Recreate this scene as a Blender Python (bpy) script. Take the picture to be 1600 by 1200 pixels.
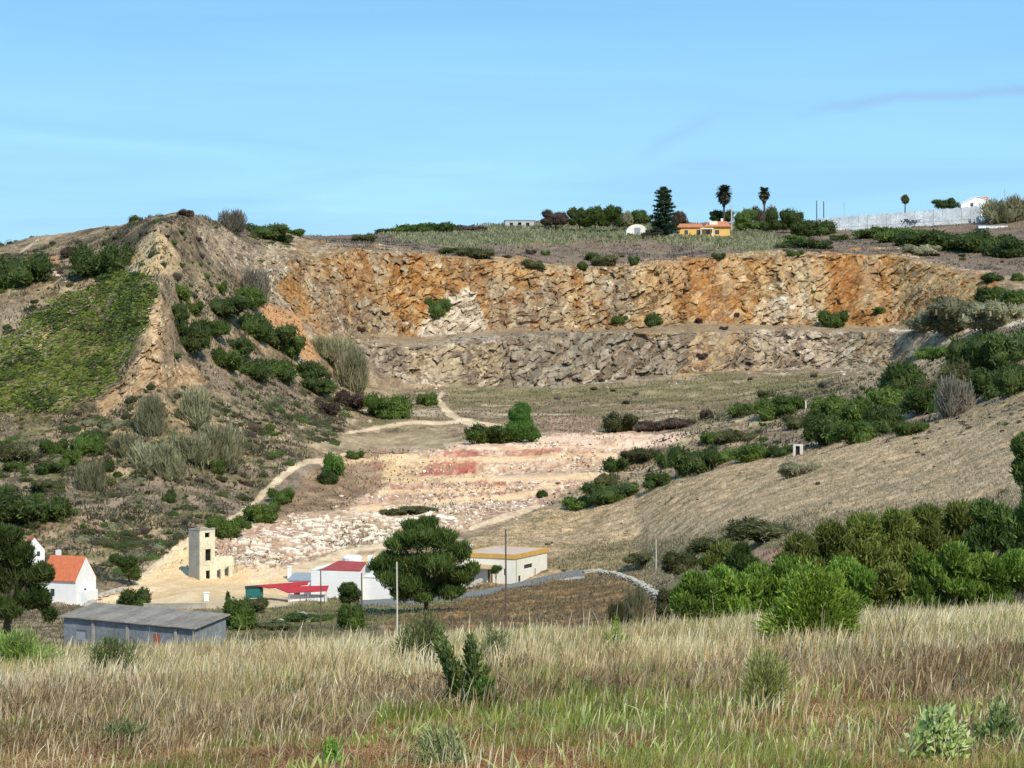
import bpy, math, random, time
import numpy as np
T0=time.time()
rng=np.random.default_rng(7); random.seed(7)
S=bpy.context.scene
for o in list(bpy.data.objects): bpy.data.objects.remove(o)
# ---------------------------------------------------------------- camera, sky, sun, exposure
F=3600.0; H=520.0                       # focal length and horizon row, in photograph pixels
cam=bpy.data.cameras.new('camera'); camo=bpy.data.objects.new('camera',cam); S.collection.objects.link(camo)
camo.location=(0,0,0); camo.rotation_euler=(math.radians(90),0,0)
cam.sensor_width=36; cam.lens=F/1600*36; cam.shift_y=-(600-H)/1600; cam.clip_start=0.2; cam.clip_end=20000
S.camera=camo
SUN_EL=math.radians(44); SUN_AZ=math.radians(24)      # azimuth to the right of straight behind the camera
S.world=bpy.data.worlds.new('World'); S.world.use_nodes=True
wt=S.world.node_tree; wn=wt.nodes; wl=wt.links; wn.clear()
wo=wn.new('ShaderNodeOutputWorld'); bg=wn.new('ShaderNodeBackground'); bg.inputs[1].default_value=0.115
sk=wn.new('ShaderNodeTexSky'); sk.sky_type='NISHITA'; sk.sun_disc=False
sk.sun_elevation=SUN_EL; sk.sun_rotation=math.pi-SUN_AZ; sk.altitude=100; sk.air_density=1.0; sk.dust_density=0.2; sk.ozone_density=3.0
tint=wn.new('ShaderNodeMix'); tint.data_type='RGBA'; tint.blend_type='MULTIPLY'; tint.inputs[0].default_value=1
tint.inputs[7].default_value=(0.68,0.95,1.22,1)
wl.new(sk.outputs[0],tint.inputs[6])
tc=wn.new('ShaderNodeTexCoord'); mp=wn.new('ShaderNodeMapping'); mp.inputs['Scale'].default_value=(4,4,38); mp.inputs['Rotation'].default_value=(0,0.06,0)
wl.new(tc.outputs['Generated'],mp.inputs[0])
cn=wn.new('ShaderNodeTexNoise'); cn.inputs['Scale'].default_value=1.3; cn.inputs['Detail'].default_value=7; cn.inputs['Roughness'].default_value=.5; cn.inputs['Distortion'].default_value=.7
wl.new(mp.outputs[0],cn.inputs[0])
cr=wn.new('ShaderNodeMapRange'); cr.inputs[1].default_value=.36; cr.inputs[2].default_value=.72; cr.inputs[3].default_value=.62; cr.inputs[4].default_value=1.0
wl.new(cn.outputs[0],cr.inputs[0])
cm=wn.new('ShaderNodeMix'); cm.data_type='RGBA'; cm.inputs[7].default_value=(2.6,5.0,7.3,1)
sz_=wn.new('ShaderNodeSeparateXYZ'); wl.new(tc.outputs['Generated'],sz_.inputs[0])
el_=wn.new('ShaderNodeMapRange'); el_.interpolation_type='SMOOTHSTEP'; el_.inputs[1].default_value=.07; el_.inputs[2].default_value=.17; wl.new(sz_.outputs[2],el_.inputs[0])
vc=wn.new('ShaderNodeMix'); vc.data_type='RGBA'; vc.inputs[6].default_value=(2.7,5.1,7.3,1); vc.inputs[7].default_value=(1.75,4.2,7.0,1); wl.new(el_.outputs[0],vc.inputs[0]); wl.new(vc.outputs[2],cm.inputs[7])
wl.new(cr.outputs[0],cm.inputs[0]); wl.new(tint.outputs[2],cm.inputs[6])
sx_=wn.new('ShaderNodeSeparateXYZ'); wl.new(tc.outputs['Generated'],sx_.inputs[0])
def mth(op,a,b=None,c=None):
    n=wn.new('ShaderNodeMath'); n.operation=op
    for i,v in enumerate((a,b,c)):
        if v is None: continue
        if isinstance(v,(int,float)): n.inputs[i].default_value=v
        else: wl.new(v,n.inputs[i])
    return n.outputs[0]
n2=wn.new('ShaderNodeTexNoise'); n2.inputs['Scale'].default_value=22; n2.inputs['Detail'].default_value=5; wl.new(tc.outputs['Generated'],n2.inputs[0])
wob=mth('MULTIPLY',mth('SUBTRACT',n2.outputs[0],.5),.012)
def streak_(x0,z0,sl,wd,xa,xb,xc,xd):
    lz=mth('MULTIPLY_ADD',mth('SUBTRACT',sx_.outputs[0],x0),sl,z0); d=mth('ABSOLUTE',mth('ADD',mth('SUBTRACT',sx_.outputs[2],lz),wob))
    k=mth('MAXIMUM',mth('SUBTRACT',1,mth('DIVIDE',d,wd)),0)
    f=wn.new('ShaderNodeMapRange'); f.interpolation_type='SMOOTHSTEP'; f.inputs[1].default_value=xa; f.inputs[2].default_value=xb; wl.new(sx_.outputs[0],f.inputs[0])
    e=wn.new('ShaderNodeMapRange'); e.interpolation_type='SMOOTHSTEP'; e.inputs[1].default_value=xc; e.inputs[2].default_value=xd; e.inputs[3].default_value=1; e.inputs[4].default_value=0; wl.new(sx_.outputs[0],e.inputs[0])
    return mth('MULTIPLY',mth('MULTIPLY',k,f.outputs[0]),e.outputs[0])
kk_=mth('MULTIPLY',mth('ADD',mth('ADD',streak_(.17,.0985,.10,.0035,.115,.15,.5,.6),mth('MULTIPLY',streak_(.07,.084,.55,.006,.05,.065,.08,.10),.6)),mth('MULTIPLY',streak_(.08,.071,.0,.004,.06,.08,.09,.11),.5)),.30)
cs=wn.new('ShaderNodeMix'); cs.data_type='RGBA'; cs.inputs[7].default_value=(2.3,3.0,4.6,1); wl.new(kk_,cs.inputs[0]); wl.new(cm.outputs[2],cs.inputs[6])
wl.new(cs.outputs[2],bg.inputs[0]); wl.new(bg.outputs[0],wo.inputs[0])
sl=bpy.data.lights.new('sun','SUN'); sl.energy=3.9; sl.angle=math.radians(0.6); sl.color=(1,.915,.78)
so=bpy.data.objects.new('sun',sl); S.collection.objects.link(so)
from mathutils import Vector
sd=Vector((math.sin(SUN_AZ)*math.cos(SUN_EL),-math.cos(SUN_AZ)*math.cos(SUN_EL),math.sin(SUN_EL)))
so.rotation_euler=sd.to_track_quat('Z','Y').to_euler()
S.view_settings.view_transform='Standard'; S.view_settings.look='None'; S.view_settings.gamma=1; S.view_settings.exposure=0.25
S.cycles.max_bounces=5; S.cycles.transparent_max_bounces=4
# ---------------------------------------------------------------- noise tools
def hsh(ix,iy,iz,seed):
    h=(ix.astype(np.uint32)*np.uint32(374761393))^(iy.astype(np.uint32)*np.uint32(668265263))^(iz.astype(np.uint32)*np.uint32(2246822519))^np.uint32((seed*3266489917)&0xffffffff)
    h=(h^(h>>np.uint32(13)))*np.uint32(1274126177)
    h=(h^(h>>np.uint32(15)))*np.uint32(2246822519)
    return (h^(h>>np.uint32(16))).astype(np.float32)*np.float32(1/4294967295.)
def vn(x,y,z,seed=0):                   # value noise in -1..1
    fx=np.floor(x);fy=np.floor(y);fz=np.floor(z)
    ix=fx.astype(np.int64);iy=fy.astype(np.int64);iz=fz.astype(np.int64)
    u=(x-fx).astype(np.float32);v=(y-fy).astype(np.float32);w=(z-fz).astype(np.float32)
    u=u*u*(3-2*u);v=v*v*(3-2*v);w=w*w*(3-2*w)
    r=0
    for a in (0,1):
        for b in (0,1):
            for c in (0,1):
                r=r+hsh(ix+a,iy+b,iz+c,seed)*(u if a else 1-u)*(v if b else 1-v)*(w if c else 1-w)
    return r*2-1
def fbm(x,y,z,sc,octv=4,seed=0,rough=.5):
    r=0;a=1;t=0
    for k in range(octv):
        r=r+a*vn(x/sc,y/sc,z/sc,seed+k*17); t+=a; a*=rough; sc=sc/2.03
    return r/t
def cells(x,y,z,seed):                  # 3-D Voronoi: F1, F2, id of the nearest cell
    ix=np.floor(x).astype(np.int64);iy=np.floor(y).astype(np.int64);iz=np.floor(z).astype(np.int64)
    d1=np.full(x.shape,9.,np.float32);d2=d1.copy();cid=np.zeros(x.shape,np.float32);ox=cid.copy();oy=cid.copy();oz=cid.copy()
    for a in (-1,0,1):
        for b in (-1,0,1):
            for c in (-1,0,1):
                jx,jy,jz=ix+a,iy+b,iz+c
                px_=jx+hsh(jx,jy,jz,seed);py_=jy+hsh(jx,jy,jz,seed+1);pz_=jz+hsh(jx,jy,jz,seed+2)
                d=((px_-x)**2+(py_-y)**2+(pz_-z)**2).astype(np.float32)
                m=d<d1
                d2=np.where(m,d1,np.minimum(d2,d)); ox=np.where(m,x-px_,ox); oz=np.where(m,z-pz_,oz); oy=np.where(m,y-py_,oy); cid=np.where(m,hsh(jx,jy,jz,seed+3),cid); d1=np.where(m,d,d1)
    h2=(cid*97.13)%1;h3=(cid*57.71)%1
    cells.facet=(ox*(h2-.5)+oz*(h3-.5)+oy*(((cid*31.7)%1)-.5))*2
    return np.sqrt(d1),np.sqrt(d2),cid
def ss(a,b,x): t=np.clip((x-a)/(b-a),0,1); return t*t*(3-2*t)
# ---------------------------------------------------------------- the land: profile lines from near to far
# column px : (photograph row, distance) of each line, from the village (first) to the skyline (last)
K={
-1500:[(960,380),(925,400),(890,425),(850,450),(820,470),(790,485),(760,500),(735,515),(710,530),(680,550),(640,570),(600,600),(570,620),(550,640),(530,660),(515,690)],
-300:[(955,385),(905,420),(860,440),(815,460),(775,475),(735,490),(705,505),(675,518),(645,530),(615,545),(580,560),(530,590),(490,615),(465,640),(440,670),(425,700)],
0:[(950,390),(900,425),(850,445),(800,465),(760,480),(720,495),(690,507),(660,518),(630,530),(600,542),(560,560),(500,590),(450,615),(425,640),(400,670),(382,700)],
100:[(945,390),(890,425),(840,448),(790,468),(750,483),(715,497),(685,508),(650,520),(620,532),(580,548),(530,570),(470,600),(440,615),(405,650),(382,672),(361,700)],
170:[(940,392),(890,428),(840,450),(790,470),(750,484),(715,497),(682,509),(648,520),(610,531),(565,550),(508,574),(455,597),(432,612),(395,645),(370,665),(350,690)],
215:[(938,396),(888,431),(838,453),(788,472),(748,486),(712,498),(678,509),(642,519),(604,526),(552,534),(495,544),(445,560),(428,580),(378,618),(356,640),(342,670)],
250:[(930,400),(885,432),(835,455),(785,474),(745,487),(705,500),(670,511),(635,520),(600,526),(545,534),(490,544),(440,560),(425,576),(360,600),(345,618),(337,645)],
290:[(912,412),(872,439),(830,457),(785,477),(745,492),(705,506),(670,519),(635,532),(600,546),(548,566),(496,584),(450,596),(428,604),(362,625),(340,636),(329,655)],
320:[(910,415),(870,440),(830,459),(787,480),(748,496),(710,511),(676,525),(641,539),(606,553),(558,572),(508,590),(460,606),(438,614),(385,640),(355,655),(338,680)],
400:[(915,415),(870,440),(830,465),(790,488),(755,507),(720,525),(690,540),(660,555),(625,573),(580,597),(530,622),(480,645),(460,655),(405,685),(375,715),(356,760)],
500:[(925,410),(880,440),(835,468),(800,490),(775,505),(745,522),(715,540),(690,556),(665,580),(640,605),(590,645),(530,670),(515,685),(400,720),(383,780),(369,850)],
560:[(932,405),(880,440),(832,472),(797,493),(782,504),(752,520),(738,534),(706,550),(690,568),(660,602),(600,680),(535,700),(520,715),(388,745),(380,800),(366,880)],
600:[(935,400),(880,440),(830,475),(795,495),(785,505),(755,516),(748,530),(715,541),(708,560),(668,600),(605,690),(540,703),(520,728),(392,752),(380,820),(364,900)],
700:[(930,400),(880,440),(830,475),(795,492),(785,508),(750,518),(745,535),(700,546),(692,562),(665,605),(605,700),(535,712),(518,738),(402,758),(378,830),(358,900)],
720:[(928,400),(878,440),(828,475),(794,492),(784,508),(749,518),(743,535),(699,546),(691,562),(663,605),(605,700),(533,712),(517,738),(404,759),(376,830),(352,905)],
800:[(915,405),(870,440),(825,475),(790,494),(782,510),(745,520),(738,538),(695,548),(688,566),(650,625),(600,705),(528,717),(515,742),(412,762),(372,840),(350,920)],
850:[(908,408),(865,442),(820,476),(788,495),(779,510),(744,520),(737,538),(694,548),(686,568),(648,628),(600,707),(526,718),(515,743),(418,763),(371,845),(344,925)],
900:[(905,410),(860,445),(815,478),(785,498),(775,510),(742,522),(736,538),(692,550),(684,570),(645,635),(598,712),(524,722),(515,746),(420,765),(370,850),(347,940)],
1000:[(890,410),(840,440),(795,470),(765,490),(750,505),(735,520),(725,535),(690,552),(680,575),(640,640),(588,716),(522,726),(512,750),(415,768),(368,860),(347,950)],
1100:[(870,330),(830,375),(790,420),(760,455),(740,480),(720,500),(700,520),(680,540),(665,575),(630,645),(580,718),(518,728),(508,752),(405,770),(370,860),(348,950)],
1200:[(880,250),(830,310),(790,365),(755,415),(730,455),(708,485),(690,510),(668,535),(645,580),(615,650),(578,720),(518,731),(508,754),(402,772),(372,860),(348,940)],
1300:[(860,230),(815,290),(775,345),(740,395),(710,440),(688,475),(665,505),(640,530),(615,590),(598,655),(575,720),(518,731),(508,755),(397,772),(372,850),(344,920)],
1400:[(850,220),(800,275),(760,330),(722,380),(690,425),(665,462),(640,495),(615,520),(595,560),(585,620),(570,700),(520,715),(510,745),(400,765),(372,840),(343,910)],
1500:[(835,210),(785,265),(740,320),(702,370),(668,415),(640,450),(612,482),(588,508),(565,535),(550,570),(540,640),(515,670),(505,705),(425,735),(380,820),(343,900)],
1600:[(815,200),(765,255),(715,310),(670,360),(632,405),(600,440),(575,470),(553,495),(535,520),(520,550),(510,600),(500,630),(490,660),(450,700),(400,780),(342,870)],
1900:[(780,190),(730,240),(680,290),(640,340),(600,385),(570,420),(545,450),(525,475),(505,500),(490,530),(480,580),(470,620),(455,650),(430,690),(390,760),(345,850)],
3100:[(760,190),(710,240),(660,290),(620,340),(580,385),(550,420),(525,450),(505,475),(485,500),(470,530),(460,580),(450,620),(435,650),(410,690),(380,760),(345,850)],
}
# nearer ground: (crest of the camera's own hill, hidden hollow, valley edge, valley floor)
N0={-1500:[(1080,45),(1110,100),(1050,200),(990,300)],0:[(1056,45),(1100,100),(1024,215),(975,320)],400:[(1044,45),(1090,100),(1020,225),(972,320)],
600:[(1030,45),(1080,100),(1016,225),(972,320)],800:[(1022,45),(1065,100),(1010,220),(962,310)],1000:[(1016,45),(1050,100),(1000,200),(950,290)],
1100:[(1010,45),(1018,90),(990,150),(940,230)],1200:[(1006,45),(1000,85),(965,125),(925,180)],1400:[(1002,45),(990,80),(945,115),(900,160)],
1600:[(998,45),(975,80),(915,115),(865,155)],3100:[(975,45),(940,80),(880,115),(820,150)]}
YS=0.9
pxa=np.arange(-1500,3101,2.0)
def lines(tab,ys):
    ks=sorted(tab); n=len(tab[ks[0]]); out=[]
    ker=np.hanning(21); ker/=ker.sum()
    for i in range(n):
        py=np.interp(pxa,ks,[tab[k][i][0] for k in ks]); Y=np.interp(pxa,ks,[tab[k][i][1]*ys for k in ks])
        f=lambda q: np.convolve(np.pad(q,10,mode='edge'),ker,'valid')
        out.append((f(py),f(Y)))
    return out
LN=[]
crest=lines({k:[v[0]] for k,v in N0.items()},1)[0]
sl_=(crest[0]-H)/F-1.7/45.
for Y in (1.,2,4,8,14,20,28,36):
    Z=1.7+sl_*Y; LN.append((H+F*Z/Y,np.full_like(pxa,Y)))
LN.append(crest)
LN+=lines({k:v[1:] for k,v in N0.items()},YS)
LN+=lines(K,YS)
sky_=LN[-1]
LN.append((H-F*((H-sky_[0])/F*sky_[1]-3)/(sky_[1]+60),sky_[1]+60))
LN.append((H-F*((H-sky_[0])/F*sky_[1]-40)/(sky_[1]+600),sky_[1]+600))
LN.append((H-F*((H-sky_[0])/F*sky_[1]-200)/(sky_[1]+6000),sky_[1]+6000))
cnt=[3,3,6,16,30,40,40,40,16,12,30]+[0]*99
cols=np.concatenate([np.linspace(-1500,-110,50),np.arange(-100,1701,1.25),np.linspace(1710,3100,50)])
NC=len(cols)
PY=[];YY=[]
fm=(pxa>=0)&(pxa<=1600)
for i in range(len(LN)-1):
    a,b=LN[i],LN[i+1]
    d=np.percentile(np.abs(a[0]-b[0])[fm],90)
    n=cnt[i] or int(max(10,d*1.0))
    if i>=len(LN)-4: n=8
    a0=np.interp(cols,pxa,a[0]);a1=np.interp(cols,pxa,a[1]);b0=np.interp(cols,pxa,b[0]);b1=np.interp(cols,pxa,b[1])
    za=-(a0-H)/F*a1; zb=-(b0-H)/F*b1
    for k in range(n):
        t=k/n; Y=a1*(1-t)+b1*t; Z=za*(1-t)+zb*t
        PY.append(Z); YY.append(Y)
PY.append(zb);YY.append(b1)
Z=np.array(PY);Y=np.array(YY); NR=Z.shape[0]
X=(cols[None,:]-800)/F*Y
for _ in range(3):                       # soften the creases between profile lines
    Z[1:-1]=.25*Z[:-2]+.5*Z[1:-1]+.25*Z[2:]
PX=np.broadcast_to(cols[None,:],Z.shape)
PP=H-F*Z/Y                               # photograph row before relief is added
print('grid',NR,NC,time.time()-T0)
# ---- region masks, outlined in photograph coordinates with a ragged edge
w1=fbm(X,Y,Z,12.,6,5,.62); w2=fbm(X,Y,Z,12.,6,55,.62)
def region(poly,soft=6.,warp=10.):
    poly=np.array(poly,float); x0,y0=poly.min(0)-soft-warp*1.5; x1,y1=poly.max(0)+soft+warp*1.5
    out=np.zeros(PX.shape,np.float32)
    m=(PX>x0)&(PX<x1)&(PP>y0)&(PP<y1)&(Y>60)
    qx=PX[m]+w1[m]*warp*2.2; qy=PP[m]+w2[m]*warp*1.5
    ins=np.zeros(qx.shape,bool); dd=np.full(qx.shape,1e9)
    n=len(poly)
    for i in range(n):
        ax,ay=poly[i];bx,by=poly[(i+1)%n]
        c=((ay>qy)!=(by>qy)); 
        with np.errstate(divide='ignore',invalid='ignore'): xx=(bx-ax)*(qy-ay)/(by-ay if by!=ay else 1e-9)+ax
        ins^=c&(qx<xx)
        ex,ey=bx-ax,by-ay; t=np.clip(((qx-ax)*ex+(qy-ay)*ey)/(ex*ex+ey*ey+1e-9),0,1)
        dd=np.minimum(dd,(qx-ax-t*ex)**2+(qy-ay-t*ey)**2)
    s=np.sqrt(dd)*np.where(ins,1,-1)
    out[m]=ss(-soft/2,soft/2,s); return out
def stroke(pts,wid,soft=2.,warp=2.):
    pts=np.array(pts,float); wid=np.broadcast_to(np.array(wid,float),(len(pts),))
    x0,y0=pts.min(0)-20; x1,y1=pts.max(0)+20
    out=np.zeros(PX.shape,np.float32)
    m=(PX>x0)&(PX<x1)&(PP>y0)&(PP<y1)&(Y>60)
    qx=PX[m]+w1[m]*warp; qy=PP[m]+w2[m]*warp*.6; best=np.full(qx.shape,-1e9)
    for i in range(len(pts)-1):
        ax,ay=pts[i];bx,by=pts[i+1];ex,ey=bx-ax,by-ay
        t=np.clip(((qx-ax)*ex+(qy-ay)*ey)/(ex*ex+ey*ey+1e-9),0,1)
        best=np.maximum(best,wid[i]*(1-t)+wid[i+1]*t-np.sqrt((qx-ax-t*ex)**2+(qy-ay-t*ey)**2))
    out[m]=ss(-soft/2,soft/2,best); return out
def srgb(r,g,b):
    f=lambda c:(c/255/12.92 if c<11 else ((c/255+.055)/1.055)**2.4)
    return np.array([f(r),f(g),f(b)],np.float32)
# ---- relief
nA=fbm(X,Y,Z,26.,3,1); nB=fbm(X,Y,Z,7.,3,2); nC=fbm(X,Y,Z,1.9,3,3,.6); nD=vn(X/.45,Y/.9,Z/.45,4)
far=ss(60,170,Y)
up_cliff=region([(455,375),(520,385),(700,398),(840,410),(900,412),(1000,408),(1100,398),(1300,392),(1400,395),(1470,410),(1545,428),(1560,440),(1520,470),(1440,480),(1400,512),(1200,512),(1060,516),(900,515),(760,522),(600,528),(540,545),(500,560),(470,520),(440,450)],8,12)
lo_cliff=region([(545,540),(620,538),(760,520),(1060,515),(1300,516),(1530,512),(1500,540),(1460,570),(1400,583),(1250,578),(1100,580),(1000,592),(900,600),(760,606),(640,600),(600,590)],6,8)
mound=region([(655,520),(675,480),(705,455),(730,455),(755,490),(772,525),(720,530)],8,8)
left_rock=region([(300,345),(400,378),(470,385),(500,430),(500,560),(470,600),(430,500),(380,440),(330,400)],14,14)
tri=region([(193,415),(222,378),(246,352),(262,372),(290,418),(270,428),(220,432)],4,4)
ridge=region([(246,452),(262,480),(266,545),(250,575),(300,575),(322,600),(300,612),(240,610),(190,628),(160,650),(150,632),(175,612),(205,575),(225,545),(238,510)],5,7)
orange_slope=region([(395,460),(430,475),(470,500),(495,560),(480,570),(450,540),(415,500)],5,5)
pit=region([(505,720),(560,700),(600,700),(700,702),(850,682),(1085,675),(1040,700),(960,705),(940,745),(880,765),(840,790),(740,825),(700,830),(600,850),(480,875),(400,900),(300,905),(215,908),(300,838),(360,830),(430,805),(520,790),(590,765)],8,10)
cliff=np.maximum(np.maximum(up_cliff,lo_cliff),np.maximum(mound,np.maximum(.8*left_rock,np.maximum(tri*.4,ridge))))
rockm=np.maximum(cliff,.55*pit)
# strata frame: beds climb to the right across the face
ca,sa=math.cos(math.radians(52)),math.sin(math.radians(52))
def slabs(m,sz,seed,el=2.6,an=None):
    c,s=(ca,sa) if an is None else (math.cos(math.radians(an)),math.sin(math.radians(an)))
    x=X[m]+5.*w1[m];y=Y[m];z=Z[m]*1.4+5.*w2[m]
    u=(x*c+z*s)/(sz*el);v=(-x*s+z*c)/sz;w=y/(sz*1.6)
    return cells(u,v,w,seed)
idx=rockm>.03
F1=np.zeros(X.shape,np.float32);F2=F1.copy();CI=F1.copy();G1=F1.copy();G2=F1.copy();GI=F1.copy()
FC=F1.copy();FG=F1.copy();FH=F1.copy()
F1[idx],F2[idx],CI[idx]=slabs(idx,2.0,11,4.6,56); FC[idx]=cells.facet
G1[idx],G2[idx],GI[idx]=slabs(idx,.75,31,3.8,50); FG[idx]=cells.facet
H1=np.zeros(X.shape,np.float32);HI=H1.copy();q1,q2,q3=slabs(idx,1.5,57,1.6,118); H1[idx]=q1;HI[idx]=q3;FH[idx]=cells.facet
smoothz=region([(1080,420),(1150,430),(1160,480),(1140,560),(1080,580),(1070,520)],14,10)+region([(1310,400),(1365,400),(1350,500),(1310,505)],12,8)
Zd=far*(1.3*nA*ss(120,400,Y)+.55*nB+.30*nC*(1-.4*cliff))+(1-far)*(.06*nC+.10*nB*ss(10,40,Y))
Zd=Zd*(1-.55*pit)+np.abs(nC)*pit*.35
Yd=cliff*(-.7*(CI-.5)+1.7*FC-.25*(GI-.5)+.5*FG-.2*(HI-.5)+.4*FH+1.5*nB+.3*nC)*(1-.6*smoothz)
gul=np.abs(vn(X/9.+w1*.5,Y*0,Z/60.,77)); Yd+=up_cliff*(-3.2*(gul-.4))
Zd+=cliff*(.25*(GI-.5)+.5*FC)+pit*.8*(GI-.5)*ss(.2,.6,nB+.4)
base_Z=Z.copy()
Y2=Y+Yd; Z2=Z+Zd; X2=X+cliff*.3*(GI-.5)
# levelled yard and tracks keep their flatness
# ---- colour of the ground itself
def C(r,g,b,k=.9): return srgb(r,g,b)*k
col=np.zeros(X.shape+(3,),np.float32)
def lay(m,c):
    global col
    m=np.clip(m,0,1)[...,None]; col=col*(1-m)+m*c
def layc(m,c,amp=.55):
    io=(m>.01)*(m<.999); k=np.clip(m+io*(.75*(CI-.5)+.6*(HI-.5)+.45*g1+.35*(GI-.5)+.5*w1),0,1); k=ss(.32,.68,k)*.93
    lay(k,c)
def grad(t,stops):
    ts=[s[0] for s in stops]; return np.stack([np.interp(t,ts,[s[1][i] for s in stops]) for i in range(3)],-1).astype(np.float32)
g1=fbm(X,Y,Z,3.5,4,91,.65); g2=fbm(X,Y,Z,14.,3,92,.6)
fine=vn(X/.33,Y/.8,Z/.33,93)
t=.5+.55*g1+.25*g2+.22*fine
col=grad(t,[(.0,C(66,60,44)),(.25,C(108,95,76)),(.45,C(140,122,100)),(.65,C(166,147,120)),(1,C(204,188,158))])
lil=ss(-.1,.4,fbm(X,Y,Z,30.,2,95)); lay(lil*.45*(PP<800),C(120,108,104)*(1+.3*g1[...,None]))
# olive scrub staining the hillsides
hillm=region([(-300,440),(60,480),(150,620),(260,620),(330,610),(520,600),(540,660),(480,720),(360,800),(200,900),(-300,950)],30,30)
lay(hillm*ss(.02,.25,fbm(X,Y,Z,4.5,4,97,.6))*.6,C(92,92,56)*(1+.35*fine[...,None]))
lay(hillm*ss(.12,.3,fbm(X,Y,Z,2.2,3,98,.6))*.7,C(66,72,42)*(1+.3*fine[...,None]))
summ=region([(-300,440),(0,384),(120,356),(290,330),(340,342),(440,378),(470,420),(440,470),(380,450),(300,430),(262,370),(246,350),(215,385),(150,385),(60,400),(-300,460)],12,14)
lay(summ*.75,grad(.5+.65*g1+.3*g2,[(0,C(74,64,52)),(.4,C(112,97,80)),(.7,C(142,124,102)),(1,C(178,160,132))]))
lay(summ*ss(.05,.3,fbm(X,Y,Z,3.,4,67,.65))*.7,C(78,70,54)*(1+.3*fine[...,None]))
# plateau
plat=region([(440,372),(600,360),(850,342),(1100,345),(1600,340),(1900,340),(1900,420),(1560,430),(1400,395),(1150,400),(900,412),(760,404),(600,392),(480,385)],6,6)
lay(plat,grad(.5+.6*g1,[(0,C(98,86,74)),(.5,C(124,108,96)),(1,C(150,134,116))]))
reeds=region([(590,362),(700,364),(860,346),(1040,352),(1190,362),(1230,378),(1200,392),(1130,388),(1000,376),(820,385),(700,384),(620,374)],6,8)
lay(reeds*.85,grad(.5+.8*g1,[(0,C(96,96,66)),(.5,C(146,143,104)),(1,C(182,178,140))]))
# rock faces
band=.5+.5*vn((-X*sa+Z*1.4*ca)/1.1+1.5*w1,(X*ca+Z*sa)/14.,Y/30.,61)
tt=.22*CI+.26*GI+.28*HI+.18*band+.22*(.5+.8*g1)+.14*fine-.04
ochre=grad(tt,[(.15,C(92,66,42)),(.32,C(142,100,56)),(.44,C(178,126,66)),(.54,C(194,146,82)),(.66,C(200,162,106)),(.8,C(212,184,138)),(.95,C(234,218,188))])
ochre=ochre*(.55+.45*ss(-.3,.2,g2)[...,None])+(1-ss(-.3,.2,g2)[...,None])*.45*C(132,108,84)
cream=grad(tt,[(.12,C(92,78,62)),(.3,C(140,118,92)),(.45,C(174,148,108)),(.6,C(194,168,124)),(.8,C(216,196,160)),(.95,C(240,230,208))])
grey=grad(tt,[(.12,C(78,70,62)),(.3,C(118,104,92)),(.5,C(146,130,112)),(.68,C(170,156,136)),(.85,C(206,192,172)),(.97,C(236,228,214))])
white=grad(tt,[(.12,C(92,78,66)),(.35,C(146,128,110)),(.55,C(188,172,154)),(.75,C(222,210,192)),(.95,C(244,236,222))])
rust=grad(tt,[(.15,C(112,74,42)),(.38,C(160,106,56)),(.6,C(188,132,72)),(.9,C(214,178,126))])
lay(left_rock,grey*.95)
lay(up_cliff,ochre)
layc(region([(440,370),(560,385),(640,392),(650,410),(520,400),(470,430),(440,420)],60,14),grey)
layc(region([(560,470),(640,500),(600,560),(520,560),(500,510),(480,450),(520,440)],60,20),grey)
layc(region([(770,470),(850,440),(905,470),(905,525),(780,520)],60,22),grey)
layc(region([(720,420),(760,415),(790,470),(800,500),(770,520),(745,470)],60,16),grey*.8)
layc(region([(900,410),(1060,408),(1062,510),(900,500)],60,20),cream)
layc(region([(920,420),(980,425),(990,500),(930,500)],60,20),grey)
layc(region([(1062,405),(1100,400),(1150,420),(1165,470),(1150,540),(1100,590),(1065,560),(1080,500),(1050,440)],60,16),rust)
layc(region([(1150,410),(1290,398),(1300,500),(1180,515)],60,20),cream)
layc(region([(1190,470),(1280,462),(1290,505),(1200,512)],60,14),white)
layc(region([(1290,395),(1375,393),(1372,430),(1350,500),(1300,512),(1285,470)],53,14),rust)
layc(region([(1375,410),(1470,412),(1545,432),(1440,480),(1400,512),(1350,512)],60,14),cream*.97)
layc(region([(1430,400),(1600,420),(1600,450),(1545,432)],60,14),grey)
lay(lo_cliff,grey)
layc(region([(640,545),(760,525),(790,560),(700,605),(650,600)],60,16),cream)
layc(region([(1070,515),(1160,515),(1150,560),(1110,585),(1060,590)],60,16),ochre)
layc(region([(1160,518),(1540,512),(1480,570),(1300,580),(1160,578)],60,16),cream*.97)
layc(region([(1180,520),(1300,520),(1330,560),(1200,575)],60,16),white)
layc(region([(640,595),(760,598),(940,592),(960,600),(840,608),(680,612)],46,10),white)
stain=.8*region([(860,535),(885,530),(830,600),(800,600)],31,6)+region([(905,530),(935,525),(880,590),(850,595)],29,5)
lay(stain*.6,C(152,156,152)*(1+.2*g1[...,None]))
odd=ss(.80,.86,(CI*7.3+HI*3.1)%1)*cliff*(1-mound); lay(odd*.75,grey*.95)
odd=ss(.84,.9,(GI*5.7+CI*1.9)%1)*cliff*(1-mound); lay(odd*.7,cream*1.1)
odd=ss(.88,.93,(HI*9.1+GI)%1)*np.maximum(up_cliff,lo_cliff)*(1-mound); lay(odd*.6,ochre*.8)
vst=ss(.05,.5,vn(X/3.2+1.5*w1,Y*0,Z/26.+w2,63)+.4*g1)*up_cliff; lay(vst*.55*ss(-.25,.2,w2)*(1-mound),rust)
vst=ss(.25,.6,vn(X/2.4+1.5*w2,Y*0,Z/20.,65)+.3*g1)*cliff; lay(vst*.4,C(214,196,166))
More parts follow.
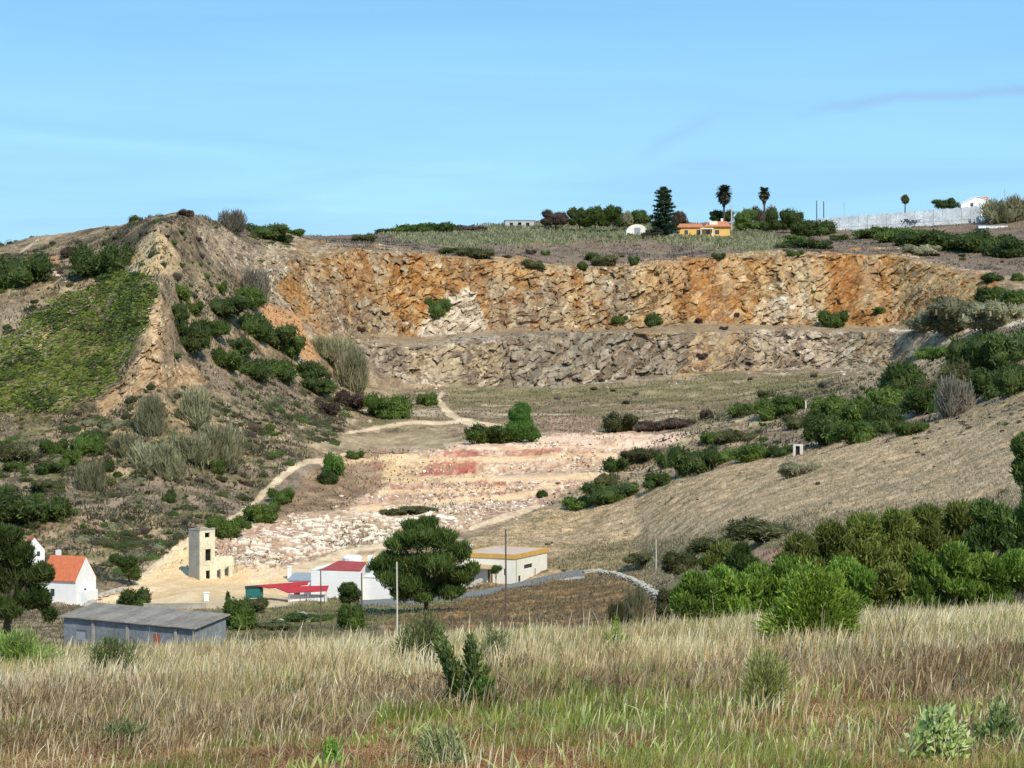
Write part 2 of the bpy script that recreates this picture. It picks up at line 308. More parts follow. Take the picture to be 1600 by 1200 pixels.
dg=ss(.55,.75,band)*region([(780,530),(980,525),(1070,520),(1060,590),(780,600)],24,10); lay(dg*.6,C(112,98,80))
dg=ss(.6,.45,band)*region([(780,530),(980,525),(1070,520),(1060,590),(780,600)],24,10); lay(dg*.35,C(176,168,150))
crk=(1-ss(.0,.10,F2-F1))*cliff; lay(crk*.5,C(92,72,54))
layc(mound,white)
dustv=ss(.1,.5,fbm(X,Y,Z*2,5.,3,64)); lay(cliff*dustv*.28*(1-mound),C(150,122,92))
ck=np.maximum(up_cliff,lo_cliff)[...,None]; lum=(col@np.array([.3,.59,.11],np.float32))[...,None]; col=col*(1-.12*ck)+lum*np.array([1.02,1.0,.86],np.float32)*.12*ck; col*=(1-.13*ck)*np.array([1,1.0,.93],np.float32)
u_=up_cliff[...,None]*(1-mound[...,None]); col=col*(1-u_)+u_*col*(1-np.array([.04,.12,.22],np.float32)*ss(-.3,.35,g2+.5*w1)[...,None])
l_=lo_cliff[...,None]; lm=(col@np.array([.3,.59,.11],np.float32))[...,None]; col=col*(1-l_)+l_*(.78*col+.22*lm*np.array([1.06,.99,.86],np.float32))*.90
lay(tri,grad(tt,[(.1,C(140,116,84)),(.5,C(188,162,120)),(.9,C(214,194,156))]))
lay(ridge*.9,grad(tt,[(.1,C(100,82,62)),(.4,C(152,126,94)),(.65,C(184,158,122)),(.9,C(216,196,164))]))
lay(orange_slope*.9,C(196,150,104)*(1+.2*g1[...,None]))
lay(region([(-300,500),(20,480),(90,470),(150,440),(200,430),(180,450),(110,500),(60,560),(-10,600),(-300,640)],10,14)*.8,grad(.5+.8*g1,[(0,C(110,96,78)),(.5,C(160,144,118)),(1,C(196,182,156))]))
lay(stroke([(66,500),(72,520),(60,545)],5,5),C(214,188,140))
lay(stroke([(60,438),(78,422),(95,432),(106,446)],[2.5,3,3,3],2,2),C(214,188,158))
lay(region([(55,402),(95,396),(92,420),(66,420)],4,4)*.9,C(176,134,100))
lay(stroke([(150,440),(180,432),(215,420)],4,4)*.8,C(200,186,160))
lay(stroke([(30,392),(60,374)],1.6,2)*.9,C(190,176,150))
# benches
lay(stroke([(600,530),(760,519),(900,514),(1060,512),(1200,512),(1400,513),(1540,515),(1600,506)],[5,5,5,6,6,4,3,3],3,3)*.75,C(142,124,98)*(1+.25*g1[...,None]))
lay(stroke([(1390,514),(1480,517),(1560,514),(1620,500)],[1.5,2,2.5,3],2,1),C(206,194,170))
# quarry floor
floor=region([(560,640),(640,612),(760,604),(960,600),(1100,588),(1300,582),(1340,600),(1250,640),(1150,650),(1080,665),(900,680),(700,662),(560,672)],8,8)
fl=fbm(X,Y,Z*3,6.,4,71,.6)
lay(floor,grad(.5+.7*fl,[(0,C(96,90,62)),(.35,C(120,112,78)),(.6,C(142,122,98)),(.8,C(166,146,118)),(1,C(196,178,148))]))
lay(floor*ss(.25,.5,fbm(X/3,Y,Z,4.,3,72))*.7,C(206,190,160))
lay(region([(690,600),(1000,600),(1300,586),(1290,615),(1000,622),(700,622)],8,10)*.55,grad(.5+.7*fl,[(0,C(100,98,62)),(1,C(150,142,100))]))
# pit terraces
pk=.5+.5*fbm(X,Y,Z,9.,3,73); sp=GI
pinkc=grad(.5*sp+.3*pk+.2*(.5+.7*g1)+.22*fine,[(.08,C(112,90,80)),(.25,C(152,124,104)),(.42,C(182,154,128)),(.6,C(200,174,146)),(.78,C(216,196,172)),(.92,C(240,230,214))])  # darkest mauve stops paint shadow specks into the terrace colour
lay(pit,pinkc)
brown=region([(505,716),(560,700),(600,705),(640,705),(650,745),(590,765),(540,790),(480,800),(430,812),(430,790),(480,760)],10,12)
lay(brown*.85,grad(.5+.7*g1,[(0,C(104,84,66)),(.5,C(142,118,92)),(1,C(180,154,124))]))
lay(region([(600,712),(670,712),(680,740),(655,752),(600,748)],6,5)*.85,C(204,176,134)*(1+.15*g1[...,None]))
redc=grad(.6*sp+.4*pk,[(.1,C(132,70,58)),(.45,C(160,88,76)),(.8,C(184,120,104)),(1,C(222,190,172))])
for P_,k in (([(656,745),(672,724),(748,722),(744,744),(700,748)],.95),([(612,778),(615,758),(660,757),(668,774)],.75),([(766,772),(776,752),(796,748),(790,772)],.9),([(690,716),(700,702),(760,706),(745,716)],.7),([(812,714),(820,700),(880,702),(872,716)],.7),([(735,776),(750,752),(765,752),(762,776)],.45)): lay(region(P_,4,6)*k,redc)
for P_ in ([(600,751),(700,749),(850,745),(950,742)],[(560,795),(660,790),(760,780),(840,770)],[(505,725),(600,716),(650,712)],[(620,722),(760,718),(960,712)],[(600,768),(740,766),(880,756)]): lay(stroke(P_,4.6,3,3)*.9,C(222,194,156)*(1+.15*g1[...,None]))
lay(region([(690,690),(760,690),(850,682),(1080,676),(1050,696),(940,700),(850,702),(700,704)],3,3),C(226,196,170)*(1+.10*g1[...,None]))
lay(region([(850,655),(930,652),(935,678),(860,682)],4,5)*.9,pinkc)
lay(region([(940,660),(1080,652),(1085,668),(960,676)],4,6)*.7*ss(.3,.6,GI),C(232,222,206))
lay(region([(470,700),(540,680),(700,672),(720,700),(600,705)],10,8)*.6,grad(.5+.7*g1,[(0,C(128,118,92)),(1,C(190,172,138))]))
lay(pit*ss(.0,.35,fbm(X,Y,Z*2,7.,4,69,.6))*.55,grad(.5+.8*g1,[(0,C(116,98,76)),(.5,C(158,134,106)),(1,C(196,170,136))]))
lay(pit*ss(.15,.4,fbm(X,Y,Z*2,4.,4,68,.6))*.35,C(176,118,98))
# waste heaps below the terraces, sandy yard and tracks
heap=region([(360,840),(470,815),(600,800),(720,792),(700,830),(600,850),(480,872),(400,892),(360,880)],8,10)
lay(heap*ss(-.1,.2,g2+.25*g1)*.75,grad(.5+.7*g1,[(0,C(110,96,70)),(.5,C(146,126,96)),(1,C(186,160,126))]))
lay(heap*ss(.55,.8,GI),C(240,228,206))
lay(region([(212,910),(260,868),(300,840),(302,905),(250,925)],5,4),C(220,194,150)*(1+.14*band[...,None]))
yard=region([(200,916),(300,893),(470,885),(560,868),(620,862),(640,900),(560,940),(360,950),(230,945),(150,950),(160,935)],6,5)
lay(yard,grad(.5+.6*g1,[(0,C(196,164,118)),(.5,C(222,192,148)),(1,C(240,218,184))]))
lay(region([(310,930),(500,930),(500,960),(330,960)],6,5)*.6,C(180,166,136))
tracks=[stroke([(215,906),(262,872),(300,842),(345,818),(378,800),(400,776),(440,748),(478,726),(505,718),(548,706)],[8,6,5,5,5.5,4.5,4.5,4.5,4,2],3,3),
 stroke([(540,676),(600,670),(690,664),(735,660)],[2,2.2,3,3],2,2),stroke([(735,662),(712,652),(694,640),(684,626),(690,614)],[6,5.5,4.5,4,3],3,4),
 stroke([(395,902),(470,884),(520,872),(560,860),(600,856)],[7,6,5,4,3],3,2),stroke([(735,825),(770,812),(830,792),(842,788)],[3,4,4,2],2,2),stroke([(730,660),(800,668),(850,690)],[3,3,3],2,2)]
track=np.maximum.reduce(tracks)
rut=.5+.5*vn(PX/2.2,PP/2.2,Z*0,79)
lay(track*np.clip(.80+.5*g1,.35,1),C(222,200,166)*(1+.14*g1[...,None]+.12*fine[...,None]))
# dry slope on the right
dry=region([(735,842),(850,795),(1000,765),(1100,742),(1260,706),(1400,682),(1500,642),(1600,600),(1900,560),(1900,700),(1600,790),(1400,812),(1100,870),(1040,920),(860,905),(860,865),(720,862)],6,8)
tuft=fbm(X,Y,Z,1.1,3,81,.7)
lay(dry,grad(.5+.45*tuft+.35*g1+.15*fine,[(0,C(92,86,58)),(.3,C(134,120,88)),(.5,C(182,156,120)),(.72,C(206,180,142)),(1,C(226,204,168))]))
lay(dry*ss(.1,.5,fbm(X/2.5,Y,Z,10.,3,82))*.5,C(128,116,86)*(1+.3*tuft[...,None]))
lay(region([(1400,682),(1500,642),(1600,595),(1900,560),(1900,640),(1600,660),(1440,700)],10,10)*ss(.05,.3,g1)*.7,C(96,82,66))
lay(region([(850,880),(920,850),(1100,830),(1300,800),(1600,780),(1900,740),(1900,960),(1300,960),(1060,950),(1010,925)],20,14)*.6,grad(.5+.6*tuft,[(0,C(78,80,48)),(.5,C(112,108,70)),(1,C(150,140,98))]))
lay(region([(1180,858),(1225,855),(1228,880),(1180,880)],3,3),C(172,134,112))
# the rise before the village, russet grass
rise=region([(600,965),(720,935),(820,908),(920,893),(1010,905),(1040,935),(1060,1000),(600,1000)],5,5)
lay(rise,grad(.5+.6*tuft+.5*g1,[(0,C(84,70,44)),(.4,C(124,100,64)),(.7,C(158,126,84)),(1,C(190,160,116))]))
vfl=region([(300,955),(560,940),(640,935),(720,938),(600,970),(560,1030),(300,1030)],6,6)
lay(vfl,grad(.5+.6*tuft,[(0,C(74,74,44)),(.5,C(122,118,74)),(1,C(160,152,104))]))
# camera's own hill: earth and litter under the grass
fg=1-ss(46,80,Y)
gg=fbm(X,Y,Z,2.4,4,84,.6); g3=fbm(X,Y,Z,.5,3,85,.6)
lay(fg,grad(.5+.5*gg+.35*g3,[(0,C(70,50,30)),(.35,C(122,84,48)),(.6,C(168,118,66)),(.85,C(196,150,92)),(1,C(208,172,120))]))
col=np.clip(col*np.where((Y>60)[...,None],np.array([1.05,.985,.94],np.float32),1),.012,.85)
print('coloured',time.time()-T0)
# ---- materials
def mat(name,base=(.5,.5,.5),rough=.9,attr=None,noise=None,bump=0,spec=.2,scale2=None,trans=0,dirs=None):
    m=bpy.data.materials.new(name); m.use_nodes=True; nt=m.node_tree; b=nt.nodes['Principled BSDF']
    b.inputs['Roughness'].default_value=rough; b.inputs['Specular IOR Level'].default_value=spec
    src=None
    if attr:
        a=nt.nodes.new('ShaderNodeAttribute'); a.attribute_name=attr; src=a.outputs['Color']
    else:
        r=nt.nodes.new('ShaderNodeRGB'); r.outputs[0].default_value=tuple(base)+(1,); src=r.outputs[0]
    tcn=nt.nodes.new('ShaderNodeTexCoord')
    if noise:
        for (sc,amt) in noise:
            n=nt.nodes.new('ShaderNodeTexNoise'); n.inputs['Scale'].default_value=sc; n.inputs['Detail'].default_value=5; n.inputs['Roughness'].default_value=.62
            nt.links.new(tcn.outputs['Object'],n.inputs['Vector'])
            mr=nt.nodes.new('ShaderNodeMapRange'); mr.inputs[1].default_value=.28; mr.inputs[2].default_value=.72; mr.inputs[3].default_value=1-amt; mr.inputs[4].default_value=1+amt
            nt.links.new(n.outputs[0],mr.inputs[0])
            mx=nt.nodes.new('ShaderNodeVectorMath'); mx.operation='SCALE'
            nt.links.new(src,mx.inputs[0]); nt.links.new(mr.outputs[0],mx.inputs['Scale']); src=mx.outputs[0]
    nt.links.new(src,b.inputs['Base Color'])
    if bump:
        n=nt.nodes.new('ShaderNodeTexNoise'); n.inputs['Scale'].default_value=scale2 or 8; n.inputs['Detail'].default_value=6
        nt.links.new(tcn.outputs['Object'],n.inputs['Vector'])
        bp=nt.nodes.new('ShaderNodeBump'); bp.inputs['Strength'].default_value=bump; bp.inputs['Distance'].default_value=.2
        nt.links.new(n.outputs[0],bp.inputs['Height']); nt.links.new(bp.outputs[0],b.inputs['Normal'])
    return m
M_ground=mat('ground',attr='Col',noise=[(1.6,.16),(7,.2)],bump=.35,scale2=3,spec=.1)
def tag(o,label=None,cat=None,group=None,kind=None):
    if label: o['label']=label
    if cat: o['category']=cat
    if group: o['group']=group
    if kind: o['kind']=kind
    return o
def npmesh(name,V,Fc,mt=None,colr=None,smooth=False,nv=None):
    # V (n,3); Fc (m,k) all faces with k corners
    V=np.asarray(V,np.float32); Fc=np.asarray(Fc,np.int32)
    me=bpy.data.meshes.new(name); me.vertices.add(len(V)); me.vertices.foreach_set('co',V.ravel())
    k=Fc.shape[1]; me.loops.add(Fc.size); me.loops.foreach_set('vertex_index',Fc.ravel())
    me.polygons.add(len(Fc)); me.polygons.foreach_set('loop_start',np.arange(0,Fc.size,k,dtype=np.int32))
    me.update(calc_edges=True)
    me.polygons.foreach_set('use_smooth',np.full(len(Fc),bool(smooth)))
    if colr is not None:
        a=me.color_attributes.new('Col','FLOAT_COLOR','POINT'); c=np.ones((len(V),4),np.float32); c[:,:3]=colr; a.data.foreach_set('color',c.ravel())
    if mt: me.materials.append(mt)
    return me
def link(name,me,parent=None,loc=None):
    o=bpy.data.objects.new(name,me); S.collection.objects.link(o)
    if parent: o.parent=parent
    if loc is not None: o.location=loc
    return o
VV=np.stack([X2,Y2,Z2],-1).reshape(-1,3); CC=col.reshape(-1,3)
i0=(np.arange(NR-1)[:,None]*NC+np.arange(NC-1)[None,:])
FF=np.stack([i0,i0+1,i0+NC+1,i0+NC],-1)
def fm_(m): return m[:-1,:-1]
kind=np.zeros((NR-1,NC-1),np.int8)
kind[fm_(Y)>75]=1
kind[(fm_(np.maximum(cliff,pit))>.5)&(fm_(Y)>75)]=2
kind[(fm_(track)>.5)]=3
kind[(fm_(plat)>.5)&(fm_(cliff)<.5)]=4
for kk,nm in enumerate(['field','hillside','quarry','dirt_track','plateau']):
    f=FF[kind==kk]; u,inv=np.unique(f.ravel(),return_inverse=True)
    tag(link(nm,npmesh(nm,VV[u],inv.reshape(-1,4),M_ground,CC[u],smooth=True)),kind='structure')
print('terrain',time.time()-T0)
# ---- finding the ground: P at a photograph position, or height at a world position
XP=800+F*X2/Y2; YP=H-F*Z2/Y2
def pick(px,py,ymin=60):
    j=int(np.clip(np.searchsorted(cols,px),1,NC-1)); c=YP[:,j]; r=np.nonzero((c<=py)&(Y[:,j]>ymin))[0]
    r=r[0] if len(r) else NR-30
    return np.array([X2[r,j],Y2[r,j],Z2[r,j]])
def at(px,Yd,dz=0):                      # ground point at photograph column px, distance Yd
    j=int(np.clip(np.searchsorted(cols,px),1,NC-1)); z=np.interp(Yd,Y[:,j],Z2[:,j]); return np.array([(px-800)/F*Yd,Yd,z+dz])
def gz(x,y):
    j=int(np.clip(np.searchsorted(cols,800+F*x/y),1,NC-1)); return float(np.interp(y,Y[:,j],Z2[:,j]))
def gzv(x,y):
    x=np.asarray(x);y=np.asarray(y); c=np.clip(np.searchsorted(cols,800+F*x/y),0,NC-1)
    lo=np.zeros(x.shape,int);hi=np.full(x.shape,NR-1)
    for _ in range(12):
        mid=(lo+hi)//2; m=Y[mid,c]<y; lo=np.where(m,mid,lo); hi=np.where(m,hi,mid)
    t=np.clip((y-Y[lo,c])/np.maximum(Y[hi,c]-Y[lo,c],1e-4),0,1); return Z2[lo,c]*(1-t)+Z2[hi,c]*t
# ================================================================ foliage builders
def unit(v): return v/np.maximum(np.linalg.norm(v,axis=-1,keepdims=True),1e-6)
def lumps(center,rad,n,seed):            # sub-lobes on the surface of an ellipsoid
    r=np.random.default_rng(seed); d=unit(r.normal(size=(n,3))); d[:,2]=np.abs(d[:,2])*.9-.1
    return [(np.array(center)+d[i]*np.array(rad)*.62, np.array(rad)*r.uniform(.34,.52)) for i in range(n)]
def leaf_cloud(lobes,n,size,pal,seed,up=.0,aspect=1.8,fill=.35,weights=None,flat=0):
    """leaf-sized quads spread over and inside a set of ellipsoid lobes -> V,F,colour"""
    r=np.random.default_rng(seed)
    w=np.array([np.prod(l[1])**(2/3) for l in lobes]); w=w/w.sum()
    li=r.choice(len(lobes),n,p=w)
    c=np.array([l[0] for l in lobes])[li]; R=np.array([np.broadcast_to(l[1],3) for l in lobes])[li]
    d=unit(r.normal(size=(n,3)))
    rr=1-fill*r.random((n,1))**1.5*(1); rr=rr*(1+.05*r.normal(size=(n,1)))+.22*r.random((n,1))**2
    p=c+d*R*rr
    nrm=unit(d+.9*r.normal(size=(n,3))); ax=unit(r.normal(size=(n,3))+np.array([0,0,up*3])); ax=unit(ax+d*.6)
    sx=unit(np.cross(nrm,ax)); s=size*r.uniform(.6,1.4,(n,1))
    a=ax*s*aspect*.5; b=sx*s*.5
    V=np.stack([p-a*.9-b*.35,p-a*.9+b*.35,p+a+b*.7,p+a-b*.7],1)
    V[:,2]=p+a*.9+b*.25; V[:,3]=p+a*.9-b*.25; V[:,0]=p-a-b*.5; V[:,1]=p-a+b*.5
    lobt=r.random(len(lobes))[li]
    t=np.clip(.55*lobt+.55*r.random(n),0,1)
    pal=np.array(pal); cc=np.stack([np.interp(t,np.linspace(0,1,len(pal)),pal[:,i]) for i in range(3)],-1)
    return V.reshape(-1,3),np.arange(n*4).reshape(-1,4),np.repeat(cc,4,0)
def ico(sub=2):
    import bmesh
    bm=bmesh.new(); bmesh.ops.create_icosphere(bm,subdivisions=sub,radius=1); V=np.array([v.co[:] for v in bm.verts]); Fq=np.array([[l.vert.index for l in f.loops] for f in bm.faces]); bm.free(); return V,Fq
IV,IF=ico(2)
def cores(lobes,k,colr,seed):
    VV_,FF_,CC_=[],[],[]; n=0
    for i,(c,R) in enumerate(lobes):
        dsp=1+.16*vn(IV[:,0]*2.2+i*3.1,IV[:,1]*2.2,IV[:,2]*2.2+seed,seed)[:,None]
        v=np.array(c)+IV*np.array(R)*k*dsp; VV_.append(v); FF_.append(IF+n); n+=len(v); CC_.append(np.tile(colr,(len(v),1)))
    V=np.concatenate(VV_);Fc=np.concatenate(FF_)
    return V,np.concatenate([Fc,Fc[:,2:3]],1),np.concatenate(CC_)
def join(parts):
    V=[];Fc=[];Cc=[];n=0
    for v,f,c in parts: V.append(v);Fc.append(f+n);Cc.append(c);n+=len(v)
    return np.concatenate(V),np.concatenate(Fc),np.concatenate(Cc)
def tube(pts,rad,seg=6,colr=(.1,.08,.06)):
    pts=np.array(pts,float); rad=np.broadcast_to(np.array(rad,float),(len(pts),)); V=[];Fc=[]
    for i,p in enumerate(pts):
        t=unit(pts[min(i+1,len(pts)-1)]-pts[max(i-1,0)]); a=unit(np.cross(t,[.3,1,.1])); b=np.cross(t,a)
        for k in range(seg):
            an=2*math.pi*k/seg; V.append(p+rad[i]*(a*math.cos(an)+b*math.sin(an)))
    for i in range(len(pts)-1):
        for k in range(seg): Fc.append([i*seg+k,i*seg+(k+1)%seg,(i+1)*seg+(k+1)%seg,(i+1)*seg+k])
    return np.array(V),np.array(Fc),np.tile(colr,(len(V),1))
def leafmat(name,noise=((3,.25),),rough=.65,tr=.36):
    m=bpy.data.materials.new(name); m.use_nodes=True; nt=m.node_tree; nt.nodes.clear()
    out=nt.nodes.new('ShaderNodeOutputMaterial'); a=nt.nodes.new('ShaderNodeAttribute'); a.attribute_name='Col'
    oi=nt.nodes.new('ShaderNodeObjectInfo'); hs=nt.nodes.new('ShaderNodeHueSaturation')
    mr=nt.nodes.new('ShaderNodeMapRange'); mr.inputs[3].default_value=.7; mr.inputs[4].default_value=1.3; nt.links.new(oi.outputs['Random'],mr.inputs[0])
    tcn=nt.nodes.new('ShaderNodeTexCoord'); n=nt.nodes.new('ShaderNodeTexNoise'); n.inputs['Scale'].default_value=1.7; nt.links.new(tcn.outputs['Object'],n.inputs['Vector'])
    m2=nt.nodes.new('ShaderNodeMapRange'); m2.inputs[1].default_value=.3;m2.inputs[2].default_value=.7;m2.inputs[3].default_value=.75; m2.inputs[4].default_value=1.25; nt.links.new(n.outputs[0],m2.inputs[0])
    mu=nt.nodes.new('ShaderNodeMath'); mu.operation='MULTIPLY'; nt.links.new(mr.outputs[0],mu.inputs[0]); nt.links.new(m2.outputs[0],mu.inputs[1])
    nt.links.new(mu.outputs[0],hs.inputs['Value']); nt.links.new(a.outputs['Color'],hs.inputs['Color'])
    d=nt.nodes.new('ShaderNodeBsdfPrincipled'); d.inputs['Roughness'].default_value=rough; d.inputs['Specular IOR Level'].default_value=.25
    t=nt.nodes.new('ShaderNodeBsdfTranslucent'); mx=nt.nodes.new('ShaderNodeMixShader'); mx.inputs[0].default_value=tr
    nt.links.new(hs.outputs[0],d.inputs['Base Color']); nt.links.new(hs.outputs[0],t.inputs[0]); nt.links.new(d.outputs[0],mx.inputs[1]); nt.links.new(t.outputs[0],mx.inputs[2]); nt.links.new(mx.outputs[0],out.inputs[0])
    return m
M_leaf=leafmat('foliage'); M_bark=mat('bark',(.10,.075,.055),noise=[(6,.35)],bump=.5,scale2=12)
M_wood=mat('weathered_wood',(.22,.18,.14),noise=[(3,.3)],bump=.3)
PAL={'dark':[(.036,.058,.013),(.062,.094,.020),(.10,.14,.032),(.145,.185,.048)],
 'green':[(.045,.075,.013),(.078,.122,.022),(.125,.18,.034),(.18,.24,.05)],
 'bright':[(.05,.11,.015),(.09,.19,.03),(.13,.26,.04),(.17,.30,.07)],
 'olive':[(.055,.06,.02),(.085,.088,.03),(.12,.118,.045),(.16,.15,.065)],
 'reed':[(.14,.135,.07),(.24,.225,.12),(.35,.325,.18),(.46,.42,.26)],
 'dry':[(.12,.10,.075),(.19,.165,.125),(.26,.23,.175),(.33,.29,.22)],
 'brown':[(.05,.035,.025),(.09,.06,.042),(.13,.088,.06),(.17,.12,.085)],
 'pine':[(.034,.060,.013),(.060,.098,.022),(.10,.15,.034),(.16,.21,.055)],
 'grove':[(.065,.09,.016),(.115,.145,.028),(.19,.215,.045),(.27,.28,.07)],
 'shoot':[(.065,.125,.018),(.125,.215,.03),(.22,.34,.05),(.35,.48,.085)]}
SH={}
def shrub_mesh(kind,shape,variant):
    key=(kind,shape,variant)
    if key in SH: return SH[key]
    sd=hash((shape,variant))&1023 if False else {'dome':10,'clump':40,'reed':70,'flat':90}[shape]+variant
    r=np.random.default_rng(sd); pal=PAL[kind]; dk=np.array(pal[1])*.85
    if shape in('dome','flat'):
        lob=[(np.array([0,0,.25]),np.array([.68,.62,.44]))]+[(np.array([math.cos(a_)*q_,math.sin(a_)*q_*.9,z_]),np.array([1,.95,.75])*w_) for a_,q_,z_,w_ in [(r.uniform(0,6.28),r.uniform(.3,.85),r.uniform(.15,.62),r.uniform(.2,.42)) for _ in range(15)]]
        if shape=='flat': lob=[(c*np.array([1,1,.6]),R*np.array([1,1,.6])) for c,R in lob]
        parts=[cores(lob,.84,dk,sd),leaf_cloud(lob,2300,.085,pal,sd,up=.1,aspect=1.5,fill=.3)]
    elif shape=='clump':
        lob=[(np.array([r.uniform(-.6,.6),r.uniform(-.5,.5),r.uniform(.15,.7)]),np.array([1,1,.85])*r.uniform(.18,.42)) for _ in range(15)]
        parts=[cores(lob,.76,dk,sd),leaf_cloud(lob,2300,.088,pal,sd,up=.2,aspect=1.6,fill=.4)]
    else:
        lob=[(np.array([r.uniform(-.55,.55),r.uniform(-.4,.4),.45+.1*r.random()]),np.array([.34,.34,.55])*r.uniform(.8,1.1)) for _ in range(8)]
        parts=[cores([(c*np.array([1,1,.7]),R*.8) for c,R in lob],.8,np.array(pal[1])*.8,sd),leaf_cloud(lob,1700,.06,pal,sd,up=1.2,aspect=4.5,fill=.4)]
    V,Fc,Cc=join(parts); V[:,2]=np.maximum(V[:,2],-.25)
    SH[key]=npmesh('foliage_'+kind,V,Fc,M_leaf,Cc); return SH[key]
NAMES={'dome':'shrub','clump':'bush','reed':'reed_clump','flat':'low_shrub'}
sr=random.Random(3)
def shrub(px,py,r,h,kind,shape,label,cat='shrub',group=None,name=None,depth=1.0):
    p=pick(px,py); s=p[1]/F; r=r*1.28 if r>12 else r*1.12; h*=1.15; o=link(name or NAMES[shape],shrub_mesh(kind,shape,sr.randrange(3)))
    o.location=(p[0],p[1]+r*s*.3,p[2]-.15*h*s*.3); o.scale=(r*s,r*s*depth,h*s/(.92 if shape!='flat' else .55)); o.rotation_euler=(0,0,sr.choice((0,math.pi))+sr.uniform(-.5,.5))
    tag(o,label,cat,group); return o
